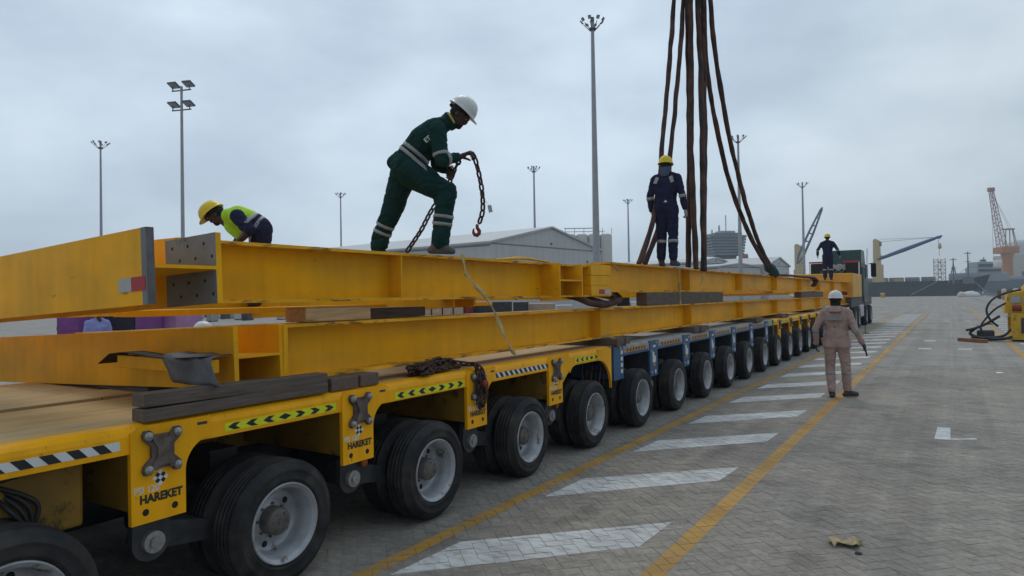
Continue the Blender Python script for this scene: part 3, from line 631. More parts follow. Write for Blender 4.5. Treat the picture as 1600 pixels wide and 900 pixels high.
# grey splice areas, drilled
sp = MB().box((-.47, -.5375, .012), (.001, -.533, FH/2-.001), 0, UM).box((-.47, -.5375, -FH/2+.001), (.001, -.533, -.012), 0, UM)
sp.build('splice_face', M_splice, uc)
bh = MB()
for s_ in (1, -1):
    for i in range(3):
        for j in range(2):
            cx, cz = -.40+.15*i-.035*(j == 0)*0+(.07 if j else 0), s_*(.065+.075*(j if s_ < 0 else 1-j)) 
            bh.lathe([(-.0385, .0), (-.0384, .010), (-.0376, .011)], 'y', 12, c=(cx, -.4995, cz), M=UM)
bh.build('bolt_holes', M_black, uc)
MB().box((-.045, -.9160, -FH/2+.0), (.0015, -.9142, FH/2), 0, UM).box((.0005, -.916, -FH/2), (.004, -.876, FH/2), 1, UM).build('flange_end', [M_splice, mat('raw_steel_edge', (.13, .12, .12), .6, var=.3, scale=10)], uc)
MB().box((-.262, -.9185, -.120), (-.142, -.9168, -.050), 0, UM).box((-.142, -.9185, -.120), (-.012, -.9168, -.050), 1, UM).build('reflective_tape', [M_tapeW, M_tapeR], uc)
# stub between upper pieces
crossbeam(uf, -.445, -.20, 3.93, 4.50, 1.935, 0, 'stub_girder', .02)
# joint end plates box
jb = MB().box((-.44, 4.86, 1.755), (-.262, 5.46, 1.885)).box((-.44, 4.86, 1.889), (-.268, 5.46, 2.01)).box((-.44, 4.86, 2.014), (-.262, 5.46, 2.15)).build('joint_box', M_beam, uf)
MB().box((-.2615, 5.08, 1.775), (-.2595, 5.25, 1.835), 0).box((-.2615, 5.25, 1.775), (-.2595, 5.42, 1.835), 1).build('reflective_tape', [M_tapeR, M_tapeW], jb)
# upper far frame
ff = empty('girder_assembly', 'upper yellow girder frame ahead of the joint, slings under it', 'girder', TO, TRZ)
mb = MB(); ibeam(mb, 5.52, 33.4, -.45, 1.80, .40); mb.build('side_girder', [M_beam, M_beamflange], ff)
stiff(ff, -.45, 1.80, .40, [8.85, 12.45, 16.1, 19.8, 23.4, 27.0, 30.6])
mb = MB(); ibeam(mb, 5.6, 33.4, -3.5, 1.70, .40); mb.build('side_girder', [M_beam, M_beamflange], ff)
for yy in (9, 16, 23, 30): crossbeam(ff, -3.4, -.46, yy, yy+.36, 1.95, R(1.8))
# flat bars packed between the frames
MB().box((-1.6, -.2, 1.655), (-1.3, 4.2, 1.70)).build('packing_plate', M_beam, uf); MB().box((-.9, 11.3, 1.70), (-.6, 19.2, 1.75)).build('packing_plate', M_beam, ff)

# ------------------------------------------------------------------ timbers
def timber(x0, x1, y0, y1, z0, z1, label, m=M_wood, rot=(0, 0, 0), grp='timbers packed under the girders', seedn=0):
    c = Vector(((x0+x1)/2, (y0+y1)/2, (z0+z1)/2)); a = Vector((abs(x1-x0)/2, abs(y1-y0)/2, abs(z1-z0)/2))
    bm = bmesh.new(); bmesh.ops.create_cube(bm, size=2)
    for v in bm.verts: v.co = Vector((v.co.x*a.x, v.co.y*a.y, v.co.z*a.z))
    long = max(a); ax = list(a).index(long)
    cuts = max(2, int(long*2/.15))
    es = [e_ for e_ in bm.edges if abs((e_.verts[0].co-e_.verts[1].co)[ax]) > long]
    bmesh.ops.bevel(bm, geom=bm.edges[:], offset=.005, segments=1, affect='EDGES')
    es = [e_ for e_ in bm.edges if abs((e_.verts[0].co-e_.verts[1].co)[ax]) > long*1.5]
    bmesh.ops.subdivide_edges(bm, edges=es, cuts=cuts)
    s_ = random.random()*50
    for v in bm.verts:
        nv = noise.noise_vector(v.co*2.5+Vector((s_, s_, s_)))*.005; nv[ax] = nv[ax]*.3; v.co += nv
    me = bpy.data.meshes.new('timber'); bm.to_mesh(me); bm.free(); me.materials.append(m)
    o = link('timber', me, None, TL(*c), (rot[0], rot[1], rot[2]+TRZ)); return tag(o, label, 'timber', grp)
timber(-.258, -.135, -.80, .47, 1.119, 1.188, 'lower grey timber of the two stacked under the near end of the lower frame', rot=(R(.2), 0, 0))
timber(-.258, -.135, -.80, .47, 1.190, 1.262, 'upper grey timber of the two stacked under the near end of the lower frame', rot=(R(-.8), 0, R(.3)))
timber(-2.6, -.16, .52, .78, 1.116, 1.206, 'dark cross timber just behind the two stacked near timbers', M_woodx)
timber(-3.4, -.16, .80, .99, 1.116, 1.205, 'cross timber on the deck left of the chain heap', M_woodx)
timber(-3.0, -1.30, -.12, .18, 1.118, 1.212, 'dark timber under the far left of the lower frame', M_woodx)
for (y0, n_, lb) in ((5.22, 3, 'where the yellow trailer meets the blue one'), (8.45, 3, 'over the third blue axle'), (12.75, 3, 'near the front of the blue trailer'), (15.75, 3, 'on the farthest yellow trailer')):
    for k in range(n_):
        wd = .15 if y0 < 6 else .27
        timber(-3.2, -.10+random.uniform(-.03, .03), y0+k*wd+.004, y0+(k+1)*wd-.004, 1.117, 1.206, ['nearest', 'middle', 'farthest'][k]+' of three cross timbers '+lb, M_woodx)
timber(-3.2, -.2, 21.2, 21.5, 1.117, 1.206, 'single cross timber near the power pack', M_woodx)
timber(-.56, -.34, .46, 1.10, 1.597, 1.700, 'light sawn timber block between the frames near the camera', M_woodl)
timber(-.85, -.50, 1.18, 1.95, 1.597, 1.68, 'dark timber beyond the light block, between the two frames', M_wood)
timber(-.47, -.30, 6.8, 10.9, 1.596, 1.79, 'long grey timber between the frames, below the slings', M_wood)
timber(-.50, -.30, 19.6, 24.0, 1.596, 1.78, 'long timber between the frames behind the pink worker', M_wood)

# ------------------------------------------------------------------ loose items on the trailer
# yellow bar with rubber mat
bar = MB().box((-4.76, 2.45, 1.318), (-3.74, 2.53, 1.402), ch=.006).build('steel_bar', M_beam); tag(bar, 'short yellow square bar clamped on the lower frame end under a grey rubber mat', 'steel bar')
mm = MB()
prof_ = [(-.0, 1.330), (-.0, 1.395), (.02, 1.412), (.08, 1.418)]
def sheet(rows, th, m, name, label, cat):
    """rows: lists of points; a thick bent sheet"""
    nr, nc = len(rows), len(rows[0]); vs = []
    for off in (0, 1):
        for i in range(nr):
            for j in range(nc):
                p = rows[i][j]; a_ = rows[min(i+1, nr-1)][j]-rows[max(i-1, 0)][j]; b_ = rows[i][min(j+1, nc-1)]-rows[i][max(j-1, 0)][:] if False else rows[i][min(j+1, nc-1)]-rows[i][max(j-1, 0)]
                nn = a_.cross(b_); nn = nn.normalized() if nn.length > 1e-9 else Vector((0, 0, 1)); vs.append(p+nn*th*off)
    q = nr*nc; fs = []
    for i in range(nr-1):
        for j in range(nc-1):
            a_ = i*nc+j; fs += [(a_, a_+1, a_+nc+1, a_+nc), (q+a_, q+a_+nc, q+a_+nc+1, q+a_+1)]
    for i in range(nr-1): fs += [(i*nc, (i+1)*nc, q+(i+1)*nc, q+i*nc), (i*nc+nc-1, q+i*nc+nc-1, q+(i+1)*nc+nc-1, (i+1)*nc+nc-1)]
    for j in range(nc-1): fs += [(j, q+j, q+j+1, j+1), ((nr-1)*nc+j, (nr-1)*nc+j+1, q+(nr-1)*nc+j+1, q+(nr-1)*nc+j)]
    o = MB().add(vs, fs, 0, None, True).build(name, m); tag(o, label, cat); return o
rows = []
T_ = [(2.60, 1.425, 0), (2.50, 1.422, .02), (2.44, 1.415, .05), (2.415, 1.385, .09), (2.405, 1.33, .15), (2.395, 1.285, .20), (2.40, 1.262, .23)]
for (yy, zz, sh) in T_:
    rows.append([Vector((-4.24+.50*j/6+sh, yy+.012*math.sin(j*1.7+zz*20), zz+(.006*math.sin(j*2.1) if yy > 2.42 else 0))) for j in range(7)])
sheet(rows, .006, M_rubber, 'rubber_mat', 'grey rubber mat draped over the yellow bar at the lower frame end', 'mat')
rows = [[Vector((-4.95+.04*i*0+1.2*j/8, 2.56-.14*i/3, 1.412+.012*math.sin(j*.9)-.075*max(0, 1-j/1.4)**1.5)) for j in range(9)] for i in range(4)]
sheet(rows, .004, M_black, 'rubber_strip', 'thin black rubber strip curling over the left end of the yellow bar', 'rubber strip')

# chain link mesh: stadium ring lying in x-z plane, long axis z
def link_mesh(L=.082, W_=.054, r=.0098, name='chain_link', m=M_chain):
    pts = []; rr = W_/2-r; hl = L/2-r-rr
    for k in range(9): a = math.pi*k/8; pts.append((rr*math.cos(a), 0, hl+rr*math.sin(a)))
    for k in range(9): a = math.pi+math.pi*k/8; pts.append((rr*math.cos(a), 0, -hl+rr*math.sin(a)))
    n_ = len(pts); vs = []; q = 6
    for i in range(n_):
        t_ = (Vector(pts[(i+1) % n_])-Vector(pts[i-1])).normalized(); b_ = Vector((0, 1, 0)); a_ = t_.cross(b_)
        for k in range(q): an = 2*math.pi*k/q; vs.append(Vector(pts[i])+a_*r*math.cos(an)+b_*r*math.sin(an))
    fs = [(i*q+k, i*q+(k+1) % q, ((i+1) % n_)*q+(k+1) % q, ((i+1) % n_)*q+k) for i in range(n_) for k in range(q)]
    return MB().add(vs, fs, 0, None, True), vs, fs
lmb, lvs, lfs = link_mesh(); link_me = lmb.mesh('chain_link', M_chain)
def along(pts, step):
    pts = spline(pts, 12); out = []; acc = 0; last = pts[0]; out.append((pts[0], (pts[1]-pts[0]).normalized()))
    for i in range(1, len(pts)):
        seg = pts[i]-pts[i-1]; L = seg.length; pos = 0
        while acc+(L-pos) >= step:
            pos += step-acc; acc = 0; out.append((pts[i-1]+seg*(pos/L), seg.normalized()))
        acc += L-pos
    return out
def lmat(p, t_, k, twist=0.0):
    t_ = t_.normalized(); a_ = Vector((0, 0, 1)).cross(t_)
    a_ = a_.normalized() if a_.length > .05 else _F.cross(t_).normalized()
    if abs(t_.z) > .6: a_ = t_.cross(_F).normalized()
    b_ = t_.cross(a_); an = (R(35) if k % 2 else R(-50))+twist
    x_ = a_*math.cos(an)+b_*math.sin(an); y_ = t_.cross(x_)
    return Matrix(((x_.x, y_.x, t_.x, p.x), (x_.y, y_.y, t_.y, p.y), (x_.z, y_.z, t_.z, p.z), (0, 0, 0, 1)))
def chain_obj(root, pts, step=.058):
    inv_ = Matrix.Translation(-Vector(root.location))
    for k, (p, t_) in enumerate(along(pts, step)):
        o = link('chain_link', link_me, root); o.matrix_local = inv_ @ lmat(p, t_, k, random.uniform(-.15, .15))

GD = 6.15   # depth of the green-clad worker
ch = empty('lifting_chain', 'rusty chain with a red hook hanging from the green worker\'s hands', 'chain', pt(744, 362, GD-.12))
chain_obj(ch, [pt(722, 244, GD-.14), pt(733, 239, GD-.15), pt(740, 243, GD-.15), pt(746, 262, GD-.14), pt(751, 285, GD-.14), pt(754, 308, GD-.13), pt(754, 330, GD-.13), pt(749, 348, GD-.13)])
chain_obj(ch, [pt(719, 247, GD-.13), pt(712, 262, GD-.02), pt(706, 276, GD+.03), pt(700, 290, GD+.10), pt(688, 309, GD+.15), pt(673, 331, GD+.15), pt(659, 358, GD+.15), pt(646, 378, GD+.12), pt(638, 390, GD+.1)])
hk = MB(); hp = Vector(pt(745, 356, GD-.13))-Vector(ch.location)
def camv(x, y): return CR*x+CU*y
hk.tube([hp+camv(.005, .03), hp+camv(.003, .0), hp+camv(.012, -.012), hp+camv(.022, -.028), hp+camv(.020, -.05), hp+camv(.002, -.065), hp+camv(-.018, -.060), hp+camv(-.030, -.042), hp+camv(-.030, -.020), hp+camv(-.024, -.004)], [.012, .015, .016, .017, .018, .019, .017, .013, .009, .004], 10)
hk.cyl(hp+camv(.0, .022)-_F*.025, hp+camv(.0, .022)+_F*.025, .010, 8)
hk.build('hook', M_red, ch)
tg = MB(); tpn = Vector(pt(765, 326, GD-.13))-Vector(ch.location)
tg.add([tpn+camv(-.020, .028), tpn+camv(.014, .034), tpn+camv(.028, -.028), tpn+camv(-.006, -.036)]+[tpn+camv(-.020, .028)+_F*.002, tpn+camv(.014, .034)+_F*.002, tpn+camv(.028, -.028)+_F*.002, tpn+camv(-.006, -.036)+_F*.002], [(0,1,2,3), (7,6,5,4), (0,4,5,1), (1,5,6,2), (2,6,7,3), (3,7,4,0)])
tg.build('chain_tag', M_tapeW, ch)
MB().tube([Vector(pt(755, 311, GD-.13))-Vector(ch.location), tpn+camv(-.005, .033)], .0015, 5).build('tag_wire', M_bolt, ch)

# chain heap on the deck, one chain, many loops
heap = empty('chain_heap', 'heap of rusty chain on the deck with one end hanging over the edge', 'chain', TL(-.35, 2.2, 1.118))
pts_h = []
hc = [on_z(648+90*k/59 if False else 0, 0, 0) for k in range(0)]
A_, B_ = TL(-.23, 1.42, 1.13), TL(-.30, 2.08, 1.13)
random.seed(11)
for k in range(60):
    f_ = random.random(); lay = k/60
    c_ = A_.lerp(B_, .08+.84*f_); pts_h.append(c_+Vector((random.uniform(-.12, .09)*(1-.4*lay), random.uniform(-.03, .03), .006+.105*lay*(1-abs(f_-.5)*.8))))
pts_h[-1] = B_+Vector((0, 0, .05))
hl = along(pts_h, .052)
hl_o = MB(); inv_ = Matrix.Translation(-Vector(heap.location))
for k, (p, t_) in enumerate(hl):
    if k < 240: o = link('chain_link', link_me, heap); o.matrix_local = inv_ @ lmat(p, t_, k, random.uniform(-.6, .6))
    else: hl_o.add(lvs, lfs, 0, inv_ @ lmat(p, t_, k, random.uniform(-.6, .6)), True)
if hl_o.f: hl_o.build('chain_mass', M_chain, heap, kind='stuff')
chain_obj(heap, [B_+Vector((0, 0, .05)), TL(-.20, 2.16, 1.16), TL(-.12, 2.185, 1.15), TL(-.07, 2.215, 1.08), TL(-.08, 2.185, .95), TL(-.08, 2.195, .83), TL(-.08, 2.180, .78), TL(-.08, 2.265, .86), TL(-.08, 2.275, .98), TL(-.08, 2.245, 1.04)], .05)
chain_obj(heap, [TL(-.10, 2.165, 1.14), TL(-.06, 2.145, 1.02), TL(-.055, 2.145, .88), TL(-.055, 2.185, .80), TL(-.055, 2.215, .86), TL(-.055, 2.225, 1.0)], .05)
MB().lathe([(-.05, .012), (-.045, .03), (-.02, .036), (-.01, .028), (-.008, 0)], 'x', 14, c=Vector(TL(.0, 2.180, .99))-Vector(heap.location)).build('hook', M_red, heap)

# straps
def strap(name, label, pts, w_=.028, m=M_strap, n=8, tw=.5):
    P = spline(pts, n); mb = MB(); vs = []
    for i, p in enumerate(P):
        t_ = (P[min(i+1, len(P)-1)]-P[max(i-1, 0)]).normalized(); s_ = t_.cross(_F).normalized(); an = tw*math.sin(i*.35)
        a_ = s_*math.cos(an)+_F*math.sin(an); wi = w_*(.65+.35*math.cos(i*.5)); nn = t_.cross(a_)
        vs += [p-a_*wi/2, p+a_*wi/2, p+a_*wi/2+nn*.002, p-a_*wi/2+nn*.002]
    fs = [(i*4+k, i*4+(k+1) % 4, (i+1)*4+(k+1) % 4, (i+1)*4+k) for i in range(len(P)-1) for k in range(4)]
    o = mb.add(vs, fs, 0, None, True).build(name, m); return tag(o, label, 'strap')
strap('webbing_strap', 'cream webbing strap hanging diagonally past both frames in front of the near girders', [pt(722, 397, 5.35), pt(728, 425, 5.3), pt(731, 432, 5.3), pt(752, 455, 5.3), pt(770, 482, 5.28), pt(786, 520, 5.26), pt(797, 543, 5.25), pt(807, 556, 5.23)], .035)
strap('webbing_strap', 'second thin cream strap end fraying beside the diagonal strap', [pt(728, 428, 5.28), pt(740, 446, 5.25), pt(752, 458, 5.26), pt(768, 476, 5.26)], .022)
strap('webbing_strap', 'pale strap tied vertically round the upper far girder right of the joint', [TL(-.29, 8.25, 2.20), TL(-.285, 8.25, 2.0), TL(-.285, 8.25, 1.8), TL(-.285, 8.27, 1.60)], .05, tw=.1)
strap('webbing_strap', 'short yellow strap end dangling under the centre right sling', [TL(-.28, 9.55, 2.21), TL(-.27, 9.55, 2.12), TL(-.27, 9.45, 2.0), TL(-.28, 9.35, 1.93)], .05, tw=.3)
strap('webbing_strap', 'cream strap end hanging below the lower girder at the trailer joint', [TL(-.28, 5.2, 1.24), TL(-.15, 5.24, 1.21), TL(-.10, 5.28, 1.12), TL(-.09, 5.34, 1.06)], .05, tw=.3)
strap('webbing_strap', 'thin cream tail dangling right of the joint box', [TL(-.28, 5.52, 2.19), TL(-.27, 5.60, 2.15), TL(-.275, 5.72, 2.08)], .03, tw=.3)
yb_ = MB()
for k in range(3): yb_.tube(spline([TL(-.45-.05*k, 3.0+.1*k, 2.14), TL(-.40-.03*k, 3.5, 2.165+.01*k), TL(-.42, 4.0, 2.15), TL(-.5, 4.25, 2.14)], 6), .028, 8, flat=.4)
tag(yb_.build('folded_sling', mat('sling_yellow', (.55, .33, .03), .8, var=.2, scale=20, bump=.3)), 'folded yellow web sling lying on top of the near upper girder', 'sling')

# big brown slings up to the crane
def sling(label, strands, r=.062):
    root = empty('lifting_sling', label, 'sling', strands[0][-1], group='brown slings hanging from the crane')
    for P in strands:
        Q = spline(P, 24); rs = []
        for i, p in enumerate(Q): rs.append(r*(1+.16*noise.noise(p*3.1)+.10*noise.noise(p*6)))
        Q = [q+Vector((noise.noise(q*2.7), noise.noise(q*2.7+Vector((9, 1, 1))), 0))*.012-Vector(root.location) for q in Q]
        MB().tube(Q, rs, 12, flat=.58).build('strand', M_sling, root)
TOPD = 12.2
sling('leftmost pair of brown slings, passing behind the navy worker', [
    [pt(1061, -160, TOPD), pt(1053, 0, TOPD), pt(1045, 110, 11.8), pt(1036, 215, 11.4), pt(1028, 300, 11.0), pt(1016, 360, 10.6), pt(998, 413, 10.2)],
    [pt(1072, -160, TOPD), pt(1068, 0, TOPD), pt(1059, 120, 11.8), pt(1049, 225, 11.5), pt(1041, 300, 11.2), pt(1028, 358, 10.9), pt(1008, 413, 10.5)]], .060)
sling('brown sling pair just right of the navy worker', [
    [pt(1071, -160, TOPD), pt(1074, 0, TOPD), pt(1076, 130, TOPD), pt(1077, 260, 11.9), pt(1076, 350, 11.7), pt(1075, 417, 11.6)],
    [pt(1080, -160, TOPD), pt(1079, 0, TOPD-.15), pt(1080, 110, TOPD-.1), pt(1080, 220, 11.8), pt(1084, 340, 11.4), pt(1088, 420, 11.2)]], .072)
sling('thick brown sling pair hanging straight, third group from the left', [
    [pt(1086, -160, TOPD), pt(1090, 0, TOPD), pt(1095, 110, TOPD-.1), pt(1097, 220, 11.8), pt(1098, 330, 11.5), pt(1101, 423, 11.3)],
    [pt(1094, -160, TOPD), pt(1098, 0, TOPD+.1), pt(1100, 110, TOPD), pt(1101, 220, 11.9), pt(1100, 330, 11.7), pt(1099, 423, 11.5)]], .074)
sling('rightmost pair of brown slings curving down to the far girder', [
    [pt(1094, -160, TOPD), pt(1100, 0, TOPD), pt(1104, 100, 12.4), pt(1118, 190, 12.9), pt(1140, 285, 13.7), pt(1168, 360, 14.6), pt(1192, 405, 15.5), pt(1206, 428, 16.2)],
    [pt(1104, -160, TOPD), pt(1110, 0, TOPD), pt(1120, 100, 12.5), pt(1137, 200, 13.0), pt(1160, 300, 13.8), pt(1180, 365, 14.8), pt(1196, 402, 15.6), pt(1212, 430, 16.3)]], .070)
cs_ = MB().tube(spline([pt(1200, 416, 15.9), pt(1206, 422, 16.0), pt(1213, 429, 16.2)], 5), [.10, .12, .13, .14, .13, .12, .12, .11, .10, .09, .08], 12, flat=.8)
tag(cs_.build('sling_sleeve', mat('sleeve_teal', (.02, .07, .075), .8, bump=.3)), 'dark teal protective sleeve where the right slings meet the girder', 'sleeve')
bc = MB().tube(spline([TL(-.6, 16.6, 2.24), TL(-.5, 18.5, 2.27), TL(-.42, 20.4, 2.26), TL(-.30, 21.6, 2.24), TL(-.24, 22.0, 2.12), TL(-.26, 21.7, 2.0)], 8), [.06]*24+[.10]*17, 10, flat=.6)
tag(bc.build('sling_end', M_sling), 'dark sling end lying along the far girder and drooping over its edge', 'sling')
lp = MB().tube(spline([TL(-.9, 5.0, 1.80), TL(-.38, 4.66, 1.74), TL(-.28, 4.9, 1.66), TL(-.30, 5.4, 1.64), TL(-.38, 6.0, 1.70), TL(-.6, 6.3, 1.78)], 8), .042, 10).tube(spline([TL(-.9, 5.3, 1.80), TL(-.42, 5.1, 1.72), TL(-.34, 5.5, 1.65), TL(-.45, 5.9, 1.72), TL(-.8, 6.0, 1.79)], 8), .036, 10)
tag(lp.build('sling_loop', M_sling), 'brown sling loop sagging under the joint between the frames', 'sling')

# ------------------------------------------------------------------ people
def ico(mb, c, r, sub=2):
    bm = bmesh.new(); bmesh.ops.create_icosphere(bm, subdivisions=sub, radius=1)
    bm.verts.index_update(); vs = [Vector(c)+Vector((v.co.x*r[0], v.co.y*r[1], v.co.z*r[2])) for v in bm.verts]; fs = [tuple(v.index for v in f.verts) for f in bm.faces]; bm.free(); mb.add(vs, fs)
def seg(mb, p0, r0, p1, r1, n=12):
    """tapered capsule"""
    p0, p1 = Vector(p0), Vector(p1); t_ = (p1-p0); L = t_.length; t_ = t_.normalized(); P = []; Rr = []
    for k in range(5): a = math.pi/2*k/4; P.append(p0-t_*r0*math.cos(a)); Rr.append(max(.0005, r0*math.sin(a)))
    for k in range(5): a = math.pi/2*k/4; P.append(p1+t_*r1*math.sin(a)); Rr.append(max(.0005, r1*math.cos(a)))
    mb.tube(P, Rr, n, 0, True)
def remesh(mb, vox, smooth=2, name='body'):
    me = mb.mesh(name, M_black); o = link(name, me)
    m = o.modifiers.new('r', 'REMESH'); m.mode = 'VOXEL'; m.voxel_size = vox
    if smooth: s_ = o.modifiers.new('s', 'SMOOTH'); s_.factor = .5; s_.iterations = smooth
    me2 = bpy.data.meshes.new_from_object(o.evaluated_get(bpy.context.evaluated_depsgraph_get()))
    bpy.data.objects.remove(o); me2.name = name; me2.materials.clear(); return me2
def seg_dist(p, s_):
    _, a, ra, b_, rb = s_; ab = b_-a; t_ = max(0, min(1, (p-a).dot(ab)/max(ab.length_squared, 1e-9))); return (p-(a+ab*t_)).length-(ra+(rb-ra)*t_)
def person(label, root_loc, segs, mats, vox=.013, bands=(), wr=.009, group=None):
    """segs: (material key, p0, r0, p1, r1) in WORLD space; one continuous remeshed body"""
    root = empty('person', label, 'person', root_loc, group=group); RL = Vector(root_loc)
    mb = MB(); sg = []
    for (k, a, ra, b_, rb) in segs: seg(mb, Vector(a)-RL, ra, Vector(b_)-RL, rb); sg.append((k, Vector(a)-RL, ra, Vector(b_)-RL, rb))
    me = remesh(mb, vox)
    keys = list(mats); [me.materials.append(mats[k]) for k in keys]
    vk = []
    for v in me.vertices:
        best = min(sg, key=lambda s_: seg_dist(v.co, s_)); vk.append(best[0])
    for v, n_ in zip(me.vertices, [v.normal.copy() for v in me.vertices]):
        if vk[v.index] in ('cloth', 'cloth2'):
            p = v.co+RL; q = Vector((p.x, p.y, p.z*1.6))
            d = .7*noise.noise(q*7)-1.15*math.exp(-(noise.noise(q*6+Vector((5, 2, 9)))/.075)**2)-.6*math.exp(-(noise.noise(q*13+Vector((3, 7, 1)))/.09)**2)+.3
            v.co += n_*d*wr
    mi = []
    for p in me.polygons:
        ks = [vk[i] for i in p.vertices]; mi.append(keys.index(max(set(ks), key=ks.count)))
    me.polygons.foreach_set('material_index', mi); me.polygons.foreach_set('use_smooth', [True]*len(mi)); me.update()
    body = link('body', me, root)
    bvh = BVHTree.FromPolygons([v.co.copy() for v in me.vertices], [tuple(p.vertices) for p in me.polygons])
    for (c_, ax, w_, rmax) in bands:
        c_ = Vector(c_)-RL; ax = Vector(ax).normalized(); a_ = ax.orthogonal().normalized(); b_ = ax.cross(a_); n_ = 28; vs = []; ok = True
        for h in (-.5, 0, .5):
            o_ = c_+ax*w_*h; hits = []
            for k in range(n_):
                d = a_*math.cos(2*math.pi*k/n_)+b_*math.sin(2*math.pi*k/n_)
                hit = bvh.ray_cast(o_+d*.0005, d, rmax); hits.append((hit[0]-o_).length if hit[0] else None)
            good = [h_ for h_ in hits if h_]; 
            if not good: ok = False; break
            mean = sum(good)/len(good); hits = [h_ if h_ else mean for h_ in hits]
            for k in range(n_):
                d = a_*math.cos(2*math.pi*k/n_)+b_*math.sin(2*math.pi*k/n_); vs.append(o_+d*(max(hits[k], (hits[k-1]+hits[(k+1) % n_])/2*.98)+.005))
        if not ok: continue
        fs = [(i*n_+k, i*n_+(k+1) % n_, (i+1)*n_+(k+1) % n_, (i+1)*n_+k) for i in range(2) for k in range(n_)]
        bo = MB().add(vs, fs, 0, None, True).build('reflective_band', M_refl, root)
        so_ = bo.modifiers.new('t', 'SOLIDIFY'); so_.thickness = .004; so_.offset = -1
    return root, RL, bvh
def frame(f, u):
    f = Vector(f).normalized(); u = Vector(u); u = (u-f*u.dot(f)).normalized(); r_ = f.cross(u); return r_, f, u   # right, forward, up
def mat_from(c, fr):
    r_, f, u = fr; return Matrix(((r_.x, f.x, u.x, c.x), (r_.y, f.y, u.y, c.y), (r_.z, f.z, u.z, c.z), (0, 0, 0, 1)))
def helmet(root, RL, c, f, u, m, sc=1.0, brim=.035):
    """c = centre of the rim circle"""
    M_ = mat_from(Vector(c)-RL, frame(f, u)); n_ = 28; rows = []; A, B, H_ = .108*sc, .132*sc, .125*sc
    for (e_, ox, dz) in [(0, .012, -.006), (0, .012, .0), (0, .0, .002), (12, 0, 0), (26, 0, 0), (42, 0, 0), (58, 0, 0), (72, 0, 0), (83, 0, 0)]:
        row = []
        for k in range(n_):
            a = 2*math.pi*k/n_; ce = math.cos(R(e_)); fr_ = max(0, math.sin(a)); br_ = (brim*fr_**3*(1 if ox else 0)); rg = .010*math.exp(-(math.cos(a)/.22)**2)*math.sin(R(min(90, e_*1.3))) if e_ > 5 else 0
            row.append(Vector(((A*ce**.8+ox)*math.cos(a), (B*ce**.8+ox+br_)*math.sin(a), H_*math.sin(R(e_))**.95+dz+rg-(br_*.35))))
        rows.append(row)
    vs = [v for r_ in rows for v in r_]; top = len(vs); vs.append(Vector((0, 0, H_+.010)))
    fs = [(i*n_+k, i*n_+(k+1) % n_, (i+1)*n_+(k+1) % n_, (i+1)*n_+k) for i in range(len(rows)-1) for k in range(n_)]
    fs += [((len(rows)-1)*n_+k, (len(rows)-1)*n_+(k+1) % n_, top) for k in range(n_)]
    inn = len(vs); vs += [Vector((v.x*.93, v.y*.90 if v.y < 0 else v.y*.82, v.z+.004)) for v in rows[0]]; tc_ = len(vs); vs.append(Vector((0, 0, .07)))
    fs += [(k, inn+k, inn+(k+1) % n_, (k+1) % n_) for k in range(n_)]+[(inn+k, tc_, inn+(k+1) % n_) for k in range(n_)]
    h_ = MB().add(vs, fs, 0, M_, True).build('helmet', m, root)
    # inner headband with rear ratchet
    MB().lathe([(-.030, .092*sc), (-.004, .094*sc), (-.004, .086*sc), (-.030, .084*sc), (-.030, .092*sc)], 'z', 20, M=M_).box((-.025, -.118*sc, -.040), (.025, -.088*sc, -.012), M=M_).build('headband', M_black, root)
    return M_
def head(root, RL, c, f, u, sc=1.0, m=M_skin, face=True, hair=True):
    """c = centre of the skull"""
    M_ = mat_from(Vector(c)-RL, frame(f, u)); mb = MB()
    def E(c_, r_): ico(mb, c_, r_)
    E((0, 0, .02), (.076, .094, .095)); E((0, .018, -.045), (.060, .070, .065)); E((0, .050, -.085), (.030, .032, .026)); E((0, .086, -.012), (.012, .020, .024)); E((0, .090, -.028), (.018, .014, .011))
    E((0, .082, .022), (.055, .016, .012)); E((0, .078, -.062), (.024, .015, .009)); E((0, .076, -.048), (.022, .015, .007)); E((.077, -.002, -.012), (.009, .018, .030)); E((-.077, -.002, -.012), (.009, .018, .030))
    mb2 = MB(); mb2.v = [v for v in mb.v]; mb2.f = mb.f; mb2.m = mb.m; mb2.sm = mb.sm
    seg(mb2, (0, -.015, -.05), .056, (0, -.03, -.15), .058)
    me = remesh(mb2, .0045, 2, 'head'); me.transform(Matrix.Scale(sc, 4)); me.transform(M_); me.materials.append(m)
    me.polygons.foreach_set('use_smooth', [True]*len(me.polygons)); h_ = link('head', me, root)
    if face:
        ey = MB(); 
        for sx in (-1, 1): ico(ey, (.030*sx, .080, .006), (.011, .010, .008), 1)
        o = MB().add(ey.v, ey.f, 0, M_ @ Matrix.Scale(sc, 4), True).build('eyes', mat('eye', (.25, .22, .2), .3), h_)
        MB().lathe([(0, 0), (.002, .005)], 'y', 8, c=(.030, .0895, .006), M=M_).lathe([(0, 0), (.002, .005)], 'y', 8, c=(-.030, .0895, .006), M=M_).build('pupils', M_hair, h_)
        be = MB(); ico(be, (0, .050, -.078), (.040, .042, .034), 2)
        MB().add(be.v, be.f, 0, M_, True).build('beard', M_hair, h_)
    if hair:
        hb_ = MB(); ico(hb_, (0, -.020, .015), (.081, .085, .085), 2); MB().add([v for v in hb_.v], hb_.f, 0, M_ @ Matrix.Scale(sc, 4), True).build('hair', M_hair, h_)
